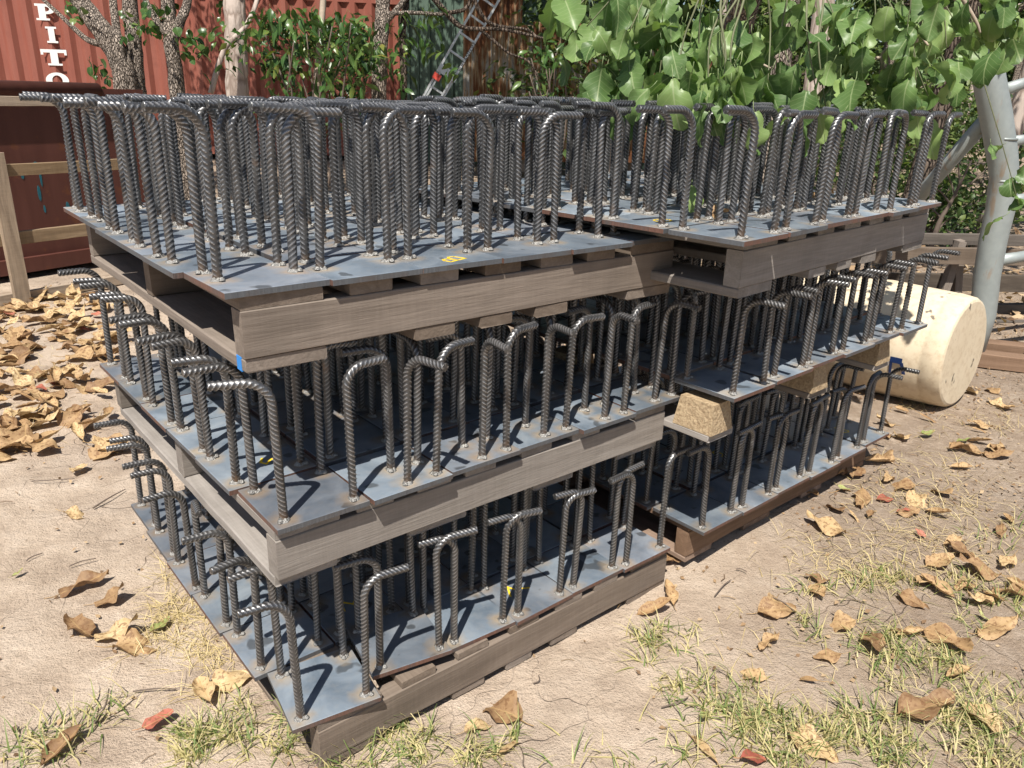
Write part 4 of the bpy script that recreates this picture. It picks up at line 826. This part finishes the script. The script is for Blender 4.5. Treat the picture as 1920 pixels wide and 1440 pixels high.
for px, py, lab, me, sc, yw in (
 (940, 1335, 'large spotted brown leaf in front of the nearest pallet foot', DRY, 1.15, 2.6), (895, 1365, 'brown leaf half under the large spotted leaf', DRY, .7, .5),
 (150, 1105, 'curled brown leaf with raised edge at lower left sand', DRY, 1.1, .8), (205, 1130, 'brown leaf beside the curled leaf on lower left sand', DRY, .8, .3), (215, 1195, 'mottled tan leaf of the lower left cluster, left one', DRY, 1.0, .2), (255, 1215, 'mottled tan leaf of the lower left cluster, right one', DRY, 1.1, .4),
 (155, 1190, 'tan leaf at the left end of the lower left cluster', DRY, .9, 2.5), (310, 1175, 'pale green curled leaf at the end of the lower left cluster', DGRN, 1., 1.2), (385, 1305, 'brown folded leaf beside the nearest pallet side', DRY, 1.1, 2.2), (425, 1285, 'orange-brown leaf behind the folded leaf by the pallet side', DRY, .9, .6),
 (310, 1355, 'small dusty red leaf on the grass at lower left', DRED, 1., .5), (115, 1410, 'pale curled leaf standing in the grass at bottom left', DRY, 1.0, 1.2), (40, 1080, 'small green curved leaf alone on the left sand', DGRN, .5, 1.), (140, 968, 'rolled brown leaf alone on the left sand', DRY, .7, .1), (150, 885, 'tan leaf with pale stalk on the left sand', DRY, .8, 1.6),
 (1255, 1055, 'brown leaf tucked between the feet of the two stacks', DRY, .8, .3), (1255, 1120, 'upright brown leaf before the gap between the stacks', DRY, .9, 1.7), (1225, 1150, 'crumpled tan leaf before the gap between the stacks', DRY, 1., .2), (1555, 995, 'long mottled leaf in front of the farther stack', DRY, 1.1, 2.4),
 (1410, 1270, 'brown leaf lying alone on the sand at lower right', DRY, .7, 2.7), (1860, 1190, 'bright brown lobed leaf at the right edge', DRY, 1.1, .3), (1720, 1340, 'brown leaf with upturned rim in the right grass', DRY, 1.1, .2), (1680, 1185, 'narrow pinkish leaf on the right grass', LONG, 1.1, 2.2), (1840, 1075, 'dark brown long leaf at the right', DRY, 1.1, 2.9),
 (1800, 1040, 'brown leaf overlapping the dark long leaf', DRY, .9, 2.3), (1760, 1060, 'tan leaf beside the overlapping brown leaves', DRY, .9, .2), (1600, 890, 'yellow leaf against the side of the farther pallet', DRY, 1.0, 1.1), (1685, 915, 'yellow folded leaf near the farther pallet', DRY, 1.1, 2.8), (1655, 860, 'brown leaf at the far corner of the farther pallet', DRY, 1.0, 2.),
 (1665, 940, 'small dark red leaf near the yellow folded leaf', DRED, .9, .1), (1700, 965, 'pale tan leaf in front of the yellow folded leaf', DRY, .7, .2), (1565, 955, 'tan leaf upright in front of the farther pallet', DRY, .9, 1.6), (1820, 850, 'pale tan leaf below the barrel end', DRY, 1.1, 2.7), (1810, 830, 'pale green leaf below the barrel end', DGRN, .9, .2),
 (1315, 1400, 'pale brown leaf standing at bottom right of centre', LONG, 1.2, 2.), (1430, 1425, 'red leaf in the grass at the bottom edge', DRED, 1.2, .3), (1630, 970, 'small brown leaf on the sand before the farther pallet', DRY, .6, 1.), (960, 1400, 'thin brown leaf at the bottom edge', LONG, 1., 1.), (1535, 1090, 'small orange-brown leaf in the sand right of the stacks', DRY, .6, 2.8), (1500, 1275, 'pale yellow thin leaf on the lower right sand', LONG, .9, 2.6)):
    drop(px, py, lab, GL, me, sc, yw, .25)
def poly_pts(zones, n):
    out = []; w = [abs((z[2]-z[0])*(z[3]-z[1]))*z[4] for z in zones]
    for _ in range(n):
        z = rl.choices(zones, w)[0]; out.append((rl.uniform(z[0], z[2]), rl.uniform(z[1], z[3])))
    return out
for p in poly_pts([(-20, 560, 230, 640, 3), (-20, 640, 215, 760, 2), (-20, 760, 240, 870, 1), (60, 540, 190, 570, 3)], 150):
    drop(*p, 'dry tan leaf in the drift between the brown tank and the nearest stack', 'leaf drift beside the brown tank', DRY if rl.random() < .95 else DRED, rl.uniform(.9, 1.6), None, .3, rl.uniform(.01, .03))
for p in poly_pts([(1640, 730, 1920, 860, 1.2), (1500, 860, 1920, 1000, 1), (1700, 1000, 1920, 1130, 1), (1300, 1100, 1920, 1420, .25), (1880, 640, 1920, 740, 2)], 62):
    drop(*p, 'dry leaf among the litter on the right of the yard', 'scattered leaves right of the stacks', DRY if rl.random() < .8 else rl.choice((DRED, LONG, DGRN)), rl.uniform(.55, 1.1), None, .3)
for px, py, Y_, lab in ((1365, 408, 0, 'orange dry leaf lying on a top plate of the farther stack'), (1560, 372, 0, 'dry leaf among the bars near the back of the farther stack'), (1595, 372, 0, 'pale dry leaf among the bars of the farther stack top')):
    d = ray(px, py); P = d*((1.1354-CAM_H)/d.z)+Vector((0, 0, CAM_H))
    tag(ob('fallen_leaf', rl.choice(DRY), None, Matrix.Translation((P.x, P.y, 1.155)) @ Matrix.Rotation(rl.uniform(0, 6), 4, 'Z') @ Matrix.Scale(.7, 4)), lab, 'leaf', 'leaves caught on the plates')

# ------------------------------------------------------------------ grass, straw and fine litter
def blades(P, Lm, wd, mat, name, seed, lie=.5, label=None):
    r = np.random.default_rng(seed); n = len(P); az = r.uniform(0, 2*np.pi, n); L = Lm*r.uniform(.5, 1.4, n); tilt = np.clip(r.normal(lie, .35, n), .05, 1.5)
    d = np.stack([np.cos(az), np.sin(az)], 1); s_ = np.stack([-d[:, 1], d[:, 0]], 1); V = []; cv = r.uniform(.2, .7, n)
    x = np.zeros(n); z = np.zeros(n); a = tilt.copy()
    for k in range(4):
        w = wd*(1-k/3.2)*r.uniform(.8, 1.2, n); c = np.stack([P[:, 0]+d[:, 0]*x, P[:, 1]+d[:, 1]*x], 1)
        V.append(np.column_stack([c+s_*w[:, None], P[:, 2]+z])); V.append(np.column_stack([c-s_*w[:, None], P[:, 2]+z+w*.5]))
        x = x+L/3*np.sin(a); z = np.maximum(z+L/3*np.cos(a), .002); a = np.minimum(a+cv, 2.0)
    V = np.stack(V, 1).reshape(-1, 3); b = np.arange(n)[:, None]*8
    F = np.concatenate([b+np.array([[2*k, 2*k+1, 2*k+3, 2*k+2]]) for k in range(3)], 0)
    return tag(ob(name, np_mesh(name, V, F, mat, np.repeat(r.random(n), 8))), label, 'grass', kind='stuff')
def ground_pts(tufts, seed):
    r = np.random.default_rng(seed); out = []
    for (px, py, rad, n) in tufts:
        c = on_ground(px, py); g = r.normal(0, rad, (n, 2)); x = c.x+g[:, 0]; y = c.y+g[:, 1]; out.append(np.column_stack([x, y, gh(x, y)-.003]))
    return np.vstack(out)
tf = []; rr = random.Random(12)
for (x0, y0, x1, y1, n, rad, m_) in ((340, 1330, 620, 1440, 18, .035, 22), (600, 1380, 1000, 1440, 15, .04, 20), (540, 1300, 600, 1400, 8, .02, 22), (700, 1340, 760, 1400, 6, .025, 24), (1180, 1150, 1330, 1250, 9, .03, 18), (1250, 1250, 1420, 1440, 16, .05, 22), (1420, 1330, 1700, 1440, 26, .05, 26),
 (1600, 1180, 1800, 1290, 16, .045, 22), (1700, 1290, 1920, 1440, 20, .05, 24), (1780, 1080, 1920, 1180, 9, .04, 20), (1590, 1060, 1720, 1110, 8, .04, 16), (140, 1320, 240, 1370, 3, .03, 18), (0, 1400, 140, 1440, 4, .04, 14), (60, 1360, 200, 1440, 5, .05, 12), (1500, 1100, 1560, 1200, 5, .04, 12), (1000, 1410, 1250, 1440, 4, .05, 10), (1800, 980, 1920, 1040, 5, .05, 10)):
    for _ in range(n): tf.append((rr.uniform(x0, x1), rr.uniform(y0, y1), rad*rr.uniform(.25, .9), int(m_*rr.uniform(.5, 1.3))))
gp = np.vstack([ground_pts(tf, 5)]+[ground_pts([(rr.uniform(1780, 1860), rr.uniform(372, 395), .25, 60) for _ in range(14)], 51)])
blades(gp, .072, .0021, M['grass'], 'grass', 6, .75, 'sparse green and bleached grass tufts on the sand')
st = []
for (x0, y0, x1, y1, n, rad, m_) in ((300, 1060, 400, 1220, 26, .035, 20), (360, 1200, 470, 1300, 12, .03, 14), (1480, 960, 1900, 1080, 34, .07, 12), (1600, 880, 1880, 960, 20, .07, 14), (1560, 1000, 1700, 1100, 12, .05, 12), (1700, 780, 1920, 880, 14, .08, 10), (100, 1200, 300, 1240, 5, .04, 8), (1350, 1150, 1900, 1400, 20, .08, 9), (0, 650, 220, 800, 14, .1, 10), (1700, 690, 1760, 780, 8, .04, 14)):
    for _ in range(n): st.append((rr.uniform(x0, x1), rr.uniform(y0, y1), rad*rr.uniform(.5, 1.2), int(m_*rr.uniform(.5, 1.5))))
blades(ground_pts(st, 7), .085, .0011, M['straw'], 'straw', 8, 1.25, 'dry straw lying in loose mats on the ground')
M['flake'] = leafy('litter_flakes', [(0., (.09, .05, .03)), (.5, (.27, .17, .09)), (1., (.50, .38, .24))], .8, .1)
r = np.random.default_rng(31)
def flake_pts(n, f):
    out = []
    while len(out) < n:
        x, y = r.uniform(-4, 6), r.uniform(.9, 9)
        if r.random() < f(x, y): out.append((x, y, float(gh(x, y))+.003))
    return np.array(out)
dens = lambda x, y: (.13+.85*ss(2.9, 4.0, .6*x+.85*y)*ss(-.5, 1., x)+.35*ss(.5, 1.3, x))*(.4+1.2*(math.sin(x*3.1+y*1.7)*math.sin(y*2.9-x)+.5))
leaf_cloud(flake_pts(20000, dens), .017, M['flake'], 'leaf_litter', seed=32, narrow=.6, droop=0)['kind'] = 'stuff'
bpy.data.objects['leaf_litter']['label'] = 'fine brown leaf crumbs strewn over the ground'
P = flake_pts(2600, lambda x, y: float(ss(5, 6.5, y+.3*x))); o = leaf_cloud(P, .10, M['flake'], 'far_leaf_litter', seed=33, narrow=.55, droop=.05); tag(o, 'bed of fallen leaves under the trees behind', 'leaf litter', kind='stuff')
r = np.random.default_rng(77); n = 4200; Q = flake_pts(n, lambda x, y: (.12+.8*ss(.4, 1.6, x)+.5*ss(2.9, 4.2, .6*x+.85*y))*(1 if y < 6 else .2))
az = r.uniform(0, 6.28, n); L_ = r.uniform(.008, .045, n); w_ = r.uniform(.0006, .0014, n); d = np.stack([np.cos(az), np.sin(az), r.uniform(-.05, .12, n)], 1); sdd = np.stack([-np.sin(az), np.cos(az), np.zeros(n)], 1); cv = r.uniform(-.25, .25, n)
V = []
for k in range(3):
    c = Q+d*(L_*k/2)[:, None]+sdd*(L_*cv*(k == 1))[:, None]; V += [c+sdd*w_[:, None], c-sdd*w_[:, None], c+np.array([0, 0, 1])*w_[:, None]*1.6]
V = np.stack(V, 1).reshape(-1, 3); b = np.arange(n)[:, None]*9; F = np.concatenate([b+np.array([[3*k+a_, 3*k+b_, 3*k+3+b_, 3*k+3+a_]]) for k in range(2) for a_, b_ in ((0, 1), (1, 2), (2, 0))], 0)
tag(ob('twig_litter', np_mesh('twig_litter', V, F, M['flake'], np.repeat(r.random(n)*.7, 9))), 'short broken twigs and stalks strewn over the ground', 'litter', kind='stuff')
tw = [(20, 715, 60, 712), (175, 955, 235, 920), (50, 1055, 80, 1040), (180, 1360, 205, 1295), (1440, 1120, 1490, 1150), (1380, 1070, 1400, 1075), (1000, 1285, 1010, 1270), (250, 1300, 330, 1296), (130, 1065, 180, 1050), (1340, 1120, 1370, 1090), (1240, 1330, 1290, 1310), (60, 905, 140, 900)]
W3 = ['short twig among the leaves at upper left', 'long straight twig on the bare sand left of the nearest stack', 'short dark twig on the left sand above the curled leaf', 'thick dark twig stuck in the grass at lower left', 'curved twig on the right sand between grass tufts', 'tiny twig just before the farther pallet', 'stalk of the large spotted leaf', 'thin twig left of the folded leaf by the pallet', 'thin twig beside the curled leaf on the left sand', 'bent twig on the sand before the farther stack', 'thin straw-like twig at lower centre', 'thin twig above the rolled leaf on the left sand']
for k, (x0, y0, x1, y1) in enumerate(tw):
    a, b = on_ground(x0, y0), on_ground(x1, y1); mb = MB(); a.z += .006; b.z += .006
    stem(mb, [a, a*.5+b*.5+Vector((rl.uniform(-.01, .01), rl.uniform(-.01, .01), .004)), b], .0035 if k in (1, 3) else .002, .0015, 6, .1, k, 4)
    tag(mb.build('fallen_twig', M['twig_dark'], None, True), W3[k], 'twig', 'fallen twigs on the sand')
